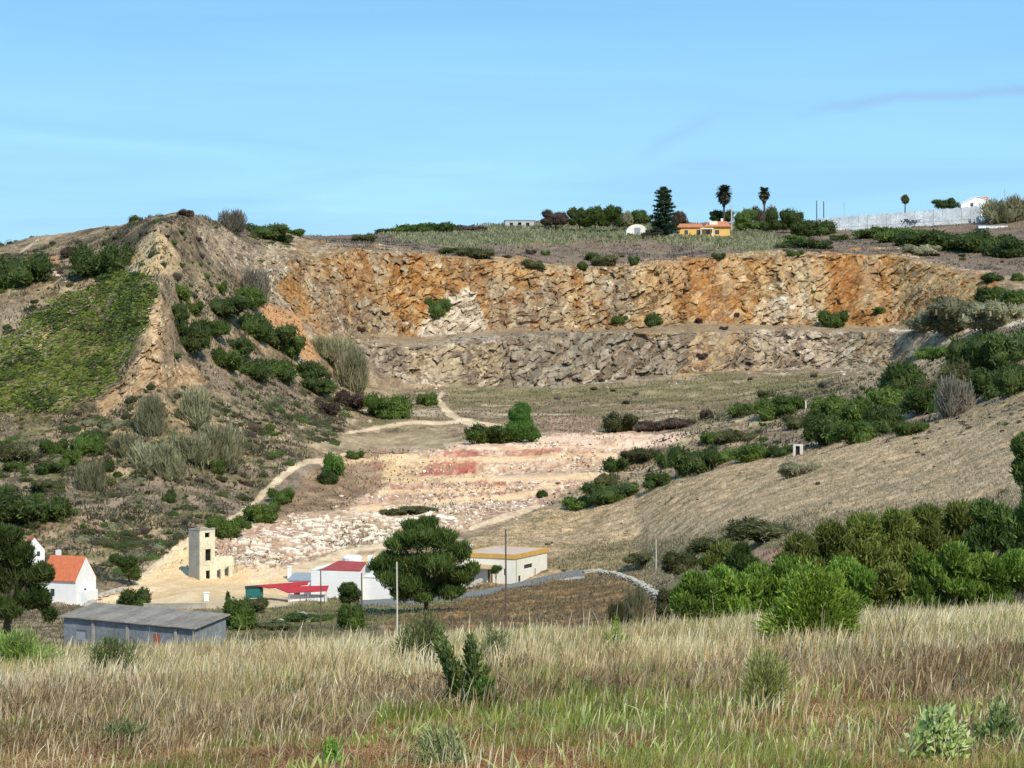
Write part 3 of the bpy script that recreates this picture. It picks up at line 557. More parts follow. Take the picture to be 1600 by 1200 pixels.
SHR=[ # column, base row, half width, height, colour, shape, label
(22,450,42,54,'dark','dome','broad dark green domed shrub below the skyline at the left edge'),
(140,438,36,44,'dark','clump','dark green bush left of the sandy yellow triangle, lower half of the pair'),
(185,425,32,46,'dark','clump','dark green bush touching the left side of the sandy yellow triangle'),
(110,402,14,18,'brown','dome','small brown shrub at the top left of the dark bush pair'),
(63,440,14,9,'olive','flat','small olive shrub between the two pale forks of the hilltop path'),
(280,470,16,22,'green','clump','green bush at the head of the pale rock ridge, left of the dark bushes'),
(300,490,13,20,'green','dome','green rounded shrub a little right of the pale ridge head'),
(275,500,16,26,'dark','dome','dark shrub hugging the right side of the pale rock ridge, topmost'),
(288,543,28,44,'dark','dome','largest dark green shrub against the right side of the pale rock ridge'),
(330,522,20,22,'green','dome','rounded green shrub standing on bare soil right of the pale ridge'),
(345,492,34,32,'dark','dome','wide dark green shrub high on the left hill right of the pale ridge'),
(385,478,24,30,'green','dome','green shrub below the grey feathery bush on the left hill'),
(395,525,30,38,'dark','dome','dark shrub below a patch of bare lilac soil on the left hill'),
(372,552,20,24,'dark','dome','small very dark shrub at the foot of the lilac soil patch'),
(425,540,28,34,'dark','dome','dark shrub left of the orange earth scar'),
(450,555,20,32,'dark','dome','dark shrub at the lower end of the orange earth scar'),
(350,578,24,28,'green','clump','green bush left of the long dark shrub belt on the left hill'),
(392,590,32,32,'dark','dome','dark dome at the left end of the lower shrub belt'),
(435,592,30,32,'dark','dome','dark dome in the middle of the lower shrub belt'),
(478,592,28,30,'dark','dome','dark dome at the right end of the lower shrub belt'),
(490,614,24,22,'dark','dome','dark shrub lowest of the belt above the brown gully'),
(345,460,12,16,'green','clump','small green bush above the upper dark shrubs of the left hill'),
(395,470,24,38,'dry','reed','grey feathery bush beside the orange earth scar'),
(525,580,32,40,'reed','reed','pale grey green cane clump left of the quarry floor, upper one'),
(548,612,30,52,'reed','reed','pale grey green cane clump left of the quarry floor, lower one'),
(505,560,22,26,'reed','reed','small pale cane clump beneath the orange earth scar'),
(232,684,26,52,'reed','reed','pale cane clump below the tan rock shelf, left one'),
(300,668,30,48,'reed','reed','pale cane clump below the tan rock shelf, right one'),
(195,712,26,26,'reed','reed','pale low cane clump right of the two round green bushes'),
(240,740,40,36,'reed','reed','wide pale cane thicket in the middle of the left hillside, left end'),
(290,725,36,34,'reed','reed','pale cane thicket in the middle of the left hillside, centre'),
(340,735,36,54,'reed','reed','tallest pale cane thicket on the left hillside, right end'),
(265,752,24,30,'reed','reed','pale cane clump hanging below the middle of the thicket'),
(138,768,22,34,'reed','reed','lone pale cane clump above the orange roofed house'),
(140,710,27,38,'green','dome','green bush with a rounded top right of the small round bush'),
(82,712,17,26,'green','dome','small round green bush left of a larger one on the left slope'),
(112,730,16,24,'green','clump','green bush below the small round bush on the left slope'),
(75,742,24,20,'green','clump','low green bush above the dark thicket at the left edge'),
(18,725,26,28,'olive','clump','olive bush at the left edge above the dark thicket'),
(70,768,20,18,'olive','dome','olive shrub just above the dark thicket at the left'),
(22,822,44,44,'dark','clump','large dark thicket at the left edge above the tree'),
(78,818,32,34,'dark','clump','dark thicket right of the largest one at the left edge'),
(170,738,11,20,'dark','dome','narrow dark shrub left of the pale cane thicket'),
(340,740,12,24,'dark','dome','dark shrub in front of the tallest pale cane thicket'),
(264,785,11,16,'dark','dome','small round dark shrub alone on the grey lower hillside'),
(352,690,0,0,'','',''),
(603,655,27,38,'green','dome','rounded green bush at the left rim of the quarry floor'),
(668,634,13,20,'green','dome','small green bush beside the pale track bend on the quarry floor'),
(545,640,24,24,'brown','clump','dark brown scrub painted as shadow in the gully left of the quarry floor'),  # the gully's shadow is put into this bush's dark brown
(515,650,18,18,'brown','clump','brown scrub at the head of the gully left of the quarry floor'),
(352,840,24,34,'green','dome','green round bush behind the ruined tower beside the track'),
(385,826,10,12,'green','dome','tiny green shrub between two round bushes along the track'),
(409,816,21,30,'green','dome','green round bush second up the track from the ruined tower'),
(438,786,16,24,'green','dome','green round bush third up the track from the ruined tower'),
(520,742,17,28,'bright','clump','bright yellow green bush at the top bend of the track'),
(510,756,16,22,'dark','dome','dark shrub at the foot of the bright green bush by the track bend'),
(555,718,12,14,'green','dome','small green shrub on the brown bank above the track bend'),
(762,694,38,32,'green','clump','low spreading dark bush left of the bright green tree on the terrace'),
(683,495,16,30,'dark','dome','dark shrub on the left of the white rock mound'),
(968,507,11,14,'dark','dome','dark shrub on the upper bench, left of its neighbour'),
(1018,510,14,20,'dark','dome','dark shrub on the upper bench beneath the cream cliff'),
(1302,513,18,28,'green','dome','green shrub on the upper bench below the rust red streak'),
(1090,505,6,8,'brown','dome','tiny brown shrub on the rusty gully, left one'),
(1152,495,5,7,'brown','dome','tiny brown shrub on the rusty gully, upper right one'),
(1131,516,6,6,'brown','dome','tiny brown shrub at the middle of the rusty gully'),
(1096,560,8,8,'brown','dome','tiny brown shrub at the foot of the rusty gully'),
(1375,490,9,10,'green','dome','small shrub on the cream cliff above the bench track'),
(1472,474,13,12,'green','dome','olive shrub on the tan cliff left of the pale hummock'),
(1410,614,34,54,'dark','dome','solitary dark dome shaped tree shrub below the lower cliff'),
(1470,560,25,18,'green','flat','low green shrub at the right end of the lower cliff'),
(1530,580,34,58,'dark','dome','large dark bush below the bench track, left of the tall one'),
(1572,572,40,54,'dark','dome','tall dark bush below the bench track at the right edge'),
(1545,625,36,44,'dark','clump','dark bush under the large pair on the right slope'),
(1590,615,30,52,'dark','dome','dark bush at the right edge above the grassy crest'),
(1495,620,28,46,'olive','clump','olive bush between the dome shaped tree and the large dark bushes'),
(1460,640,26,40,'olive','clump','dark olive bush right of the dome shaped tree'),
(1495,650,34,46,'dry','reed','dry grey leafless thicket on the crest of the grassy slope'),
(1440,650,34,40,'green','clump','green bush below the dome shaped tree'),
(1385,640,36,36,'green','clump','green bush left of the foot of the dome shaped tree'),
(1420,680,24,20,'green','flat','low green bush on the crest of the grassy slope'),
(1378,678,34,40,'dark','clump','dark green bush in the middle of the big right thicket'),
(1335,672,34,44,'green','clump','green bush in the upper part of the big right thicket'),
(1330,695,36,34,'green','clump','green bush at the lower edge of the big right thicket'),
(1285,698,32,44,'dark','clump','dark green bush just right of the small white hut'),
(1295,655,26,32,'green','clump','green bush at the top left of the big right thicket'),
(1240,645,26,24,'green','clump','green bush left of the white marker post'),
(1250,668,20,20,'olive','dome','olive bush below the white marker post'),
(1205,655,26,36,'green','clump','green bush above the cluster left of the small white hut'),
(1165,650,20,20,'dark','flat','dark bush at the far left of the right slope, upper row'),
(1222,712,16,16,'dark','dome','dark shrub just left of the small white hut'),
(1175,720,28,28,'green','dome','wide green shrub second left of the small white hut'),
(1130,722,20,20,'green','dome','green shrub right of the large round bush'),
(1115,693,14,18,'green','dome','small round green shrub above the large round bush'),
(1150,690,24,16,'olive','flat','olive shrub above the wide green shrub'),
(1085,742,31,46,'dark','dome','large round dark bush on the grassy crest beside the terraces'),
(1045,730,18,24,'dark','dome','dark bush left of the large round bush'),
(1000,722,26,20,'olive','flat','low olive shrub on the bank beside the terraces'),
(1030,762,22,20,'green','clump','green bush on the crest below the dark bush'),
(962,738,22,24,'dark','clump','dark bush next to the white rubble of the terraces'),
(950,760,18,22,'olive','dome','olive bush below the one next to the white rubble'),
(955,784,34,30,'dark','dome','dark spreading bush along the crest, left of the round one'),
(905,796,30,20,'green','clump','green spreading bush at the lower left end of the crest'),
(846,778,10,12,'dark','dome','small dark shrub at the lower right corner of the rubble'),
(970,676,30,32,'olive','clump','grey green bush at the back of the pale road'),
(1030,672,26,14,'brown','flat','low russet shrub at the back of the pale road, left one'),
(1062,668,22,14,'brown','flat','low russet shrub at the back of the pale road, right one'),
(1105,655,10,14,'brown','dome','small russet shrub at the end of the pale road'),
(618,805,18,10,'olive','flat','low olive shrub on the waste heap above the pine'),
(650,802,24,10,'olive','flat','olive shrub on the waste heap straight above the pine'),
(412,372,28,24,'dark','dome','dark shrub on the skyline right of the summit'),
(440,378,16,12,'dark','flat','dark shrub sloping down from the skyline shrub'),
(462,368,14,10,'green','flat','low shrub on the skyline right of the dark one'),
(362,362,22,26,'dry','reed','feathery grey bush on the skyline right of the summit'),
(288,337,12,10,'brown','dome','dark bush crowning the summit'),
(660,366,34,16,'dark','flat','long dark shrub on the skyline, left of centre'),
(695,364,26,16,'green','flat','dark green shrub joined to the long one on the skyline'),
(620,366,30,9,'green','flat','thin low shrub on the skyline left of the long dark one'),
(735,362,24,9,'brown','flat','low brown shrub on the skyline before the distant houses'),
(570,378,18,12,'olive','flat','olive shrub on the plateau above the orange cliff'),
(708,396,18,9,'dark','flat','dark low shrub on the plateau rim, left one'),
(745,403,24,15,'olive','flat','olive low shrub on the plateau rim beside a dark one'),
(830,418,16,12,'olive','flat','olive shrub at the plateau rim above the grey cliff'),
(910,420,9,12,'dark','dome','dark round shrub at the plateau rim'),
(945,416,20,16,'olive','flat','olive shrub at the rim right of the dark round one'),
(925,408,12,13,'dark','dome','dark shrub set back above the rim'),
(990,414,8,14,'dark','dome','narrow dark shrub on the rim above the cream cliff'),
(1122,405,10,9,'dark','dome','dark round shrub on the rim above the rusty gully'),
(1243,402,12,11,'dark','dome','dark round shrub on the rim below the long low one'),
(1262,388,33,15,'dark','flat','long low dark shrub on the plateau near the right houses'),
(1315,376,13,9,'dark','flat','small dark shrub right of the long low one'),
(1022,372,15,9,'brown','flat','brown shrub in the canes under the conifer'),
(1215,360,28,16,'dark','flat','dark low bush on the plateau under the second palm'),
(1275,368,30,20,'dark','clump','dark bush at the foot of the greenhouse end'),
(1240,376,16,9,'green','flat','green low shrub between palm and greenhouse'),
(1385,372,32,18,'dark','flat','left tip of the dark bush belt under the greenhouse'),
(1420,380,34,20,'green','flat','green bush of the belt under the greenhouse, second from left'),
(1450,388,36,28,'dark','dome','dark bush of the belt under the greenhouse, third from left'),
(1495,392,42,32,'dark','dome','tallest dark bush of the belt under the greenhouse'),
(1540,396,36,30,'dark','dome','dark bush of the belt right of the tallest'),
(1580,402,36,32,'dark','dome','dark bush of the belt at the right edge'),
(1410,352,52,8,'brown','flat','thin dark hedge along the foot of the greenhouse'),
(1550,440,16,14,'dark','dome','dark shrub at the right end of the upper cliff'),
(1590,440,12,14,'green','dome','small shrub at the right edge above the cliff end'),
(1550,470,28,24,'green','dome','green shrub above the pale hummock'),
(1590,475,28,24,'green','dome','green shrub above the pale hummock at the right edge'),
(1440,398,24,16,'reed','dome','pale hummock shrub above the right end of the cliff'),
(1460,514,42,30,'reed','dome','pale grey green hummock at its left tip, standing on the bench track'),
(1505,514,52,48,'reed','dome','tallest pale grey green hummock on the bench track'),
(1560,512,44,40,'reed','dome','pale grey green hummock at the right edge of the bench'),
(1570,338,44,28,'reed','reed','tall pale reeds at the right end of the greenhouse'),
(1595,345,30,30,'reed','reed','tall pale reeds at the right edge on the skyline'),
(1245,745,28,20,'reed','flat','yellowish low shrub on the dry slope below the white hut'),
(205,955,26,30,'dark','clump','dark bush behind the grey shed'),
(370,985,26,44,'green','clump','green bush at the right end of the grey shed'),
(400,960,20,20,'olive','clump','olive bush in the garden right of the grey shed'),
(475,972,30,12,'green','flat','low green hedge in the garden before the red roofs'),
(545,985,22,36,'green','clump','green bush in front of the white house with the red roof'),
(430,985,28,12,'olive','flat','low olive bush in the garden right of the shed'),
(995,985,18,50,'reed','reed','pale green feathery bush at the near end of the stone wall'),
(965,975,14,26,'olive','reed','small yellow green bush left of the feathery one'),
(1050,960,22,34,'olive','clump','olive bush at the near end of the stone wall'),
(1060,900,30,34,'olive','clump','olive thicket behind the pale post on the right'),
(1010,880,24,14,'olive','flat','low olive bush left of the pale post'),
(1190,850,60,30,'olive','clump','broad olive thicket bordering the dry slope'),
(1110,870,40,26,'olive','clump','olive thicket left of the pink field patch'),
]
for a in SHR:
    if a[2]: shrub(*a,group=None)
# small shrubs that nothing tells apart, zone by zone
def inpoly(poly,x,y):
    r=False;n=len(poly)
    for i in range(n):
        ax,ay=poly[i];bx,by=poly[(i+1)%n]
        if (ay>y)!=(by>y) and x<(bx-ax)*(y-ay)/(by-ay)+ax: r=not r
    return r
def zone(poly,n,rr,kinds,shapes,label,group,seed):
    q=random.Random(seed); xs=[p[0] for p in poly];ys=[p[1] for p in poly]; k=0
    while k<n:
        x=q.uniform(min(xs),max(xs));y=q.uniform(min(ys),max(ys))
        if not inpoly(poly,x,y): continue
        r=rr[0]+(rr[1]-rr[0])*q.random()**2; k+=1
        shrub(x,y,r,r*q.uniform(.7,1.2),q.choice(kinds),q.choice(shapes),label,'shrub',group)
zone([(0,690),(160,730),(260,760),(330,760),(330,830),(200,850),(60,850),(0,760)],35,(4,14),['olive','green','olive'],['dome','clump','flat'],'small olive green cushion shrub on the grey slope above the orange roofed house','cushion shrubs on the lower left hillside',1)
zone([(120,640),(230,690),(320,690),(420,620),(500,650),(470,700),(380,760),(250,770),(130,700)],25,(3,9),['olive','green','brown','dry'],['dome','flat'],'small dull shrub dotted on the scree between the cane thickets and the track','dull shrubs on the scree of the left hillside',2)
zone([(0,480),(80,470),(60,530),(0,560)],6,(4,9),['brown','olive'],['flat'],'small dark cushion on the pale rock outcrop at the left edge','cushions on the pale outcrop',3)
zone([(20,385),(240,345),(300,350),(360,380),(300,430),(250,375),(120,390)],11,(3,8),['olive','brown','green'],['flat'],'small low shrub scattered under the summit','low shrubs under the summit',4)
zone([(1120,640),(1230,610),(1350,600),(1360,640),(1240,700),(1120,710)],16,(5,14),['olive','green','dry'],['dome','clump'],'small shrub in the gaps between the larger bushes of the right slope','small shrubs among the right slope bushes',5)
zone([(600,400),(1100,395),(1400,385),(1590,400),(1590,420),(1400,392),(1150,400),(900,412),(700,400)],11,(3,8),['brown','dark','olive'],['flat','dome'],'tiny shrub on the grey brown rim above the quarry','tiny shrubs along the quarry rim',6)
zone([(560,640),(760,604),(1100,590),(1300,585),(1150,640),(950,660)],9,(4,10),['olive','brown','dry'],['flat'],'small flat shrub on the weedy quarry floor','flat shrubs on the quarry floor',7)
zone([(380,560),(560,500),(640,500),(560,590),(520,640),(420,620)],9,(4,9),['olive','dry','brown'],['dome','clump'],'small dull shrub on the rocky left shoulder of the quarry','dull shrubs on the quarry shoulder',8)
# the green sheet of wind-combed scrub on the left hill, and rough low scrub all over the hillsides
def patchcloud(name,mask,n,size,pal,seed,label,cat,up=.5,aspect=2,hgt=.5,kinds=None,lump=True,lean=(0,0)):
    r=np.random.default_rng(seed); w=(mask*(PX>-40)*(PX<1640)).astype(np.float64)
    # area weight
    ar=np.zeros_like(w); ar[:-1,:-1]=np.maximum(np.abs(Y2[1:,:-1]-Y2[:-1,:-1]),.05)*np.abs(X2[:-1,1:]-X2[:-1,:-1]); w=w*(ar**.55); w=w.ravel(); w/=w.sum()
    ix=r.choice(w.size,n,p=w); P=VV[ix]+np.stack([r.normal(size=n)*.12,r.normal(size=n)*.3,np.zeros(n)],-1)
    off=0
    if lump:
        cc1,cc2,cid=cells(P[:,0]/2.6,P[:,1]/3.5,P[:,2]*0,seed); off=np.clip(1-cc1,0,1)*1.0
        tone=cid
    else: tone=r.random(n)
    P[:,2]+=hgt*(off+r.random(n)*.5)
    d=unit(r.normal(size=(n,3))+np.array([lean[0],lean[1],up*2])); sx=unit(np.cross(unit(r.normal(size=(n,3))),d)); s=size*r.uniform(.6,1.4,(n,1))
    a=d*s*aspect*.5;b=sx*s*.5
    V=np.stack([P-a-b,P-a+b,P+a+b*.4,P+a-b*.4],1).reshape(-1,3)
    pal=np.array(pal); t=np.clip(.6*tone+.5*r.random(n),0,1); c=np.stack([np.interp(t,np.linspace(0,1,len(pal)),pal[:,i]) for i in range(3)],-1)
    o=link(name,npmesh(name,V,np.arange(n*4).reshape(-1,4),M_leaf,np.repeat(c,4,0))); tag(o,label,cat,kind='stuff'); return o
greens=region([(-80,660),(-60,560),(0,538),(60,500),(110,470),(150,446),(185,432),(228,444),(246,458),(236,510),(222,540),(200,560),(175,600),(150,625),(100,640),(40,650)],12,18)*ss(-.75,-.35,g1+w1*.4)
streak=region([(150,500),(180,470),(190,476),(160,508)],3,3)+region([(100,500),(150,478),(150,484),(110,506)],3,3)
greens=np.clip(greens-streak,0,1)
patchcloud('green_scrub',greens,90000,.30,[(.065,.10,.015),(.12,.165,.024),(.185,.235,.038),(.26,.30,.06)],5,'sheet of dense wind combed green scrub covering the left hill','scrub',up=.35,aspect=3.0,hgt=1.7,lean=(2.2,.9))
patchcloud('dark_scrub',greens*ss(.0,.3,fbm(X+Z,Y,Z*2,7.,3,88,.6)),22000,.30,[(.03,.05,.012),(.05,.08,.018),(.09,.13,.026)],55,'darker wind combed streaks through the green scrub sheet on the left hill','scrub',up=.35,aspect=3.0,hgt=2.6,lean=(2.2,.9))
lefthill=region([(-100,415),(100,365),(290,334),(440,378),(470,420),(520,600),(560,640),(480,720),(350,810),(220,900),(-100,940)],10,20)*(1-greens)*(1-cliff)*(1-track)
sc=ss(-.05,.3,fbm(X,Y,Z,5.,3,97,.6))
patchcloud('low_scrub',lefthill*(.15+sc),80000,.26,[(.05,.05,.03),(.09,.085,.05),(.14,.13,.08),(.24,.22,.15)],6,'rough low scrub and tufts over the left hillside','scrub',up=.9,aspect=2.2,hgt=.35)
rs=region([(860,790),(960,720),(1100,650),(1200,610),(1340,590),(1400,540),(1560,500),(1640,500),(1640,590),(1500,640),(1400,684),(1260,706),(1100,742),(960,790)],10,12)
patchcloud('slope_scrub',rs*(1-dry)*(.2+sc)*(1-track)*(1-cliff),22000,.3,[(.04,.045,.025),(.08,.08,.04),(.13,.12,.07),(.22,.19,.13)],7,'rough scrub filling between the bushes on the right slope','scrub',up=.7,aspect=2,hgt=.4)
patchcloud('cane_thicket',reeds*(PP>340),34000,.36,[(.10,.115,.05),(.18,.185,.09),(.27,.265,.15),(.37,.35,.22)],8,'pale green cane growing in a long belt across the plateau','reeds',up=1.2,aspect=2.4,hgt=.9)
patchcloud('plateau_scrub',(plat*(1-reeds))*(1-cliff)*(.1+sc),18000,.3,[(.05,.045,.035),(.1,.085,.065),(.15,.13,.1),(.25,.22,.17)],9,'thin brown scrub on the plateau above the quarry','scrub',up=.7,aspect=2,hgt=.3)
patchcloud('dry_grass',dry*(1-cliff),60000,.11,[(.24,.19,.11),(.38,.305,.19),(.50,.41,.27),(.60,.51,.36)],10,'tufts of dry straw coloured grass over the right hand slope','grass',up=1.1,aspect=3.5,hgt=.15,lump=False)
patchcloud('quarry_weeds',np.clip(floor*1.0+.25*pit*ss(.1,.3,g2)+.6*brown+.7*heap*ss(0,.3,g2),0,1)*(1-track)*(1-.8*cliff),34000,.22,[(.07,.065,.035),(.11,.105,.055),(.17,.155,.09),(.26,.23,.15)],11,'thin weeds over the quarry floor and waste heaps','weeds',up=.8,aspect=2,hgt=.2)
nearv=np.clip(rise+vfl+region([(850,880),(920,850),(1100,830),(1300,800),(1600,780),(1900,740),(1900,960),(1300,960),(1060,950),(1010,925)],20,14)+region([(-100,940),(150,945),(300,955),(300,1040),(-100,1060)],8,8),0,1)
patchcloud('valley_grass',nearv,60000,.12,[(.10,.08,.045),(.18,.14,.075),(.26,.21,.12),(.34,.29,.18)],12,'rough russet and straw grass in the near valley','grass',up=1.1,aspect=4.5,hgt=.15,lump=False)
# hundreds of small cushions too many to count, in one mesh
def cushions(name,mask,n,rr,kinds,seed,label):
    r=np.random.default_rng(seed); w=(mask*(PX>-40)*(PX<1640)).astype(np.float64); ar=np.zeros_like(w); ar[:-1,:-1]=np.maximum(np.abs(Y2[1:,:-1]-Y2[:-1,:-1]),.05)*np.abs(X2[:-1,1:]-X2[:-1,:-1]); w=(w*ar**.6).ravel(); w/=w.sum()
    P=VV[r.choice(w.size,n,p=w)]; bv,bf=ico(1); Vs=[];Fs=[];Cs=[];k=0
    for i in range(n):
        R=rr[0]+(rr[1]-rr[0])*r.random()**2.2; pal=np.array(PAL[kinds[r.integers(len(kinds))]]); hh=r.uniform(.45,.8)
        v=bv*(1+.15*r.normal(size=(len(bv),1)))*np.array([R,R,R*hh])*.85+P[i]; Vs.append(v);Fs.append(np.concatenate([bf,bf[:,2:3]],1)+k);Cs.append(np.tile(pal[1]*r.uniform(.8,1.2),(len(v),1)));k+=len(v)
        m=int(40+R*60); d=unit(r.normal(size=(m,3)));d[:,2]=np.abs(d[:,2]); p=P[i]+d*np.array([R,R,R*hh])
        a=unit(d+r.normal(size=(m,3))*.8)*.13; b=unit(np.cross(d,r.normal(size=(m,3))))*.10
        Vs.append(np.stack([p-b,p+b,p+a+b*.3,p+a-b*.3],1).reshape(-1,3));Fs.append(np.arange(m*4).reshape(-1,4)+k);k+=m*4
        Cs.append(np.repeat(pal[np.clip(r.integers(1,4,m),0,3)],4,0)*r.uniform(.8,1.2))
    o=link(name,npmesh(name,np.concatenate(Vs),np.concatenate(Fs),M_leaf,np.concatenate(Cs))); tag(o,label,'scrub',kind='stuff')
cushions('cushion_scrub',lefthill*(.10+ss(.0,.3,g2+.4*g1)*(.3+.7*(PP>600))),3800,(.4,2.1),['olive','green','olive','olive','brown','reed','dark'],21,'countless small olive and brown cushions on the left hillside')
cushions('slope_cushions',rs*(1-dry)*(1-track)*(1-cliff),260,(.4,1.6),['olive','green','dark','dry'],22,'small cushions and seedlings between the bushes of the right slope')
cushions('dark_tussocks',dry*(.04+region([(1380,690),(1500,645),(1600,600),(1900,560),(1900,650),(1600,660),(1440,705)],20,16)),420,(.15,.6),['brown','dry','brown','olive'],23,'small dark tussocks flecking the dry grassy slope on the right')
# white and pink quarry rubble
def stones(name,mask,n,rng_,pal,seed,label):
    r=np.random.default_rng(seed); w=(mask*(PX>0)*(PX<1600)).astype(np.float64); ar=np.zeros_like(w); ar[:-1,:-1]=np.maximum(np.abs(Y2[1:,:-1]-Y2[:-1,:-1]),.02)*np.abs(X2[:-1,1:]-X2[:-1,:-1]); w=(w*ar**.6).ravel(); w/=w.sum()
    ix=r.choice(w.size,n,p=w); P=VV[ix]; 
    bv,bf=ico(1); s=rng_[0]+(rng_[1]-rng_[0])*r.random(n)**4
    sc3=r.uniform(.6,1.3,(n,1,3))*s[:,None,None]; sc3[:,:,2]*=.75
    jit=1+.28*r.normal(size=(n,len(bv),1))
    an=r.random(n)*6.28; ca_,sa_=np.cos(an)[:,None],np.sin(an)[:,None]
    v=bv[None]*jit*sc3; x=v[...,0]*ca_-v[...,1]*sa_; y=v[...,0]*sa_+v[...,1]*ca_
    v=np.stack([x,y,v[...,2]],-1)+P[:,None,:]
    f=(bf[None]+np.arange(n)[:,None,None]*len(bv)).reshape(-1,3)
    pal=np.array(pal); t=r.random(n); c=np.stack([np.interp(t,np.linspace(0,1,len(pal)),pal[:,i]) for i in range(3)],-1)
    o=link(name,npmesh(name,v.reshape(-1,3),f,M_stone,np.repeat(c,len(bv),0))); tag(o,label,'rubble',kind='stuff'); return o
M_stone=mat('stone',attr='Col',noise=[(2.5,.15),(9,.12)],bump=.3,spec=.15)
rub=region([(505,790),(600,750),(700,700),(900,690),(960,700),(940,745),(880,765),(840,800),(740,825),(600,830),(480,875),(350,890),(330,850),(430,810)],6,8)
bench=np.maximum.reduce([stroke(P_,6,3,2) for P_ in ([(600,751),(700,749),(850,745),(950,742)],[(560,795),(660,790),(760,780),(840,770)],[(505,725),(600,716),(700,712),(850,706),(950,702)],[(430,850),(600,822),(720,808)])])
stones('rubble',rub*(1-track)*(1-bench)*ss(-.05,.35,g2+.15),7000,(.07,.45),[C(140,110,100),C(178,148,124),C(200,172,146),C(216,194,170),C(242,234,220)],3,'loose white and pink quarry stones spilled over the terraces')
stones('floor_rubble',np.clip(region([(930,665),(1080,655),(1150,640),(1100,635),(940,648)],6,6)+.35*region([(600,600),(1000,598),(1350,582),(1340,592),(1000,608),(640,614)],3,4)+.05*floor,0,1),900,(.15,.8),[C(150,130,112),C(196,176,152),C(236,226,210)],4,'scattered pale stones along the back of the quarry floor')
print('scrub',time.time()-T0)
# ================================================================ buildings
def bx(x0,x1,y0,y1,z0,z1):
    v=np.array([[x0,y0,z0],[x1,y0,z0],[x1,y1,z0],[x0,y1,z0],[x0,y0,z1],[x1,y0,z1],[x1,y1,z1],[x0,y1,z1]],float)
    return v,np.array([[0,3,2,1],[4,5,6,7],[0,1,5,4],[1,2,6,5],[2,3,7,6],[3,0,4,7]]),np.ones((8,3))
def part(name,geo,mt,parent,label=None):
    V,Fc,_=join(geo) if isinstance(geo,list) else geo
    o=link(name,npmesh(name,V,Fc,mt),parent); 
    if label: o['label']=label
    return o
def thing(name,loc,yaw,label,cat,group=None):
    o=bpy.data.objects.new(name,None); S.collection.objects.link(o); o.location=loc; o.rotation_euler=(0,0,math.radians(yaw)); o.empty_display_size=.5
    return tag(o,label,cat,group)
def wall(axis,a0,a1,c0,c1,z0,z1,holes):
    """a wall along x ('x') or y ('y') between c0 and c1, with openings (u0,u1,v0,v1)"""
    us=sorted({a0,a1,*[h[0] for h in holes],*[h[1] for h in holes]}); out=[]
    for u0,u1 in zip(us[:-1],us[1:]):
        cuts=sorted([(h[2],h[3]) for h in holes if h[0]<=u0 and h[1]>=u1]); z=z0
        for c in cuts+[(z1,z1)]:
            if c[0]>z+1e-4: out.append(bx(u0,u1,c0,c1,z,c[0]) if axis=='x' else bx(c0,c1,u0,u1,z,c[0]))
            z=c[1]
    return out
def prism(pts,y0,y1):                    # polygon in x-z swept along y
    n=len(pts); v=np.array([[p[0],y0,p[1]] for p in pts]+[[p[0],y1,p[1]] for p in pts],float)
    return v,pts,n
def quadp(P):                            # loose quads, each a list of 4 points
    V=np.array(P,float).reshape(-1,3); return V,np.arange(len(V)).reshape(-1,4),np.ones((len(V),3))
def slab(P,t):                           # a four cornered slab, corners P, thickness t downward
    P=np.array(P,float); n=np.array([0,0,1.])*t; v=np.concatenate([P-n,P]); return v,np.array([[3,2,1,0],[4,5,6,7],[0,1,5,4],[1,2,6,5],[2,3,7,6],[3,0,4,7]]),np.ones((8,3))
M_white=mat('limewash',(.78,.77,.74),noise=[(.8,.06),(4,.05)],bump=.1)
M_cream=mat('cream_plaster',(.80,.76,.64),noise=[(.7,.08),(4,.06)],bump=.15)
M_yellow=mat('yellow_plaster',(.68,.62,.44),noise=[(.5,.28),(3,.2)],bump=.3)
M_conc=mat('old_concrete',(.33,.31,.26),noise=[(.5,.2),(3,.18)],bump=.3)
M_ochre=mat('ochre_band',(.60,.36,.10),noise=[(1,.15)],bump=.1)
M_tile=mat('orange_tile',(.52,.16,.075),noise=[(1.2,.12),(6,.2)],bump=.4,scale2=5)
M_red=mat('red_roof',(.34,.065,.06),noise=[(.9,.12),(5,.12)],bump=.2)
M_redcanvas=mat('red_canvas',(.42,.04,.045),noise=[(2,.15)])
M_dark=mat('dark_interior',(.03,.028,.025))
M_glass=mat('window_glass',(.05,.06,.07),rough=.15,spec=.6)
M_grey=mat('grey_metal',(.30,.31,.33),noise=[(1,.1)],rough=.6)
M_teal=mat('teal_paint',(.02,.13,.12),noise=[(1,.15)],rough=.5)
M_fibro=mat('fibre_cement',(.27,.245,.21),noise=[(.35,.25),(2,.2)],bump=.4,scale2=4)
M_blue=mat('blue_grey_wall',(.20,.215,.235),noise=[(.5,.2),(2.5,.25)],bump=.3)
M_net=mat('greenhouse_film',(.47,.51,.53),noise=[(.25,.3),(1.5,.3)],rough=.5)
M_pole=mat('pole_wood',(.55,.50,.42),noise=[(2,.15)])
M_brownp=mat('brown_pole',(.13,.09,.07),noise=[(2,.2)])
M_lime=mat('limestone',(.42,.38,.31),noise=[(1,.15),(5,.15)],bump=.5)
M_lime2=mat('worn_limewash',(.58,.56,.50),noise=[(1.2,.2),(5,.15)],bump=.2)
M_asph=mat('asphalt',(.17,.165,.155),noise=[(.5,.15),(4,.1)])
M_metal=mat('metal',(.4,.4,.4),rough=.4)
def base(px,py): return pick(px,py)
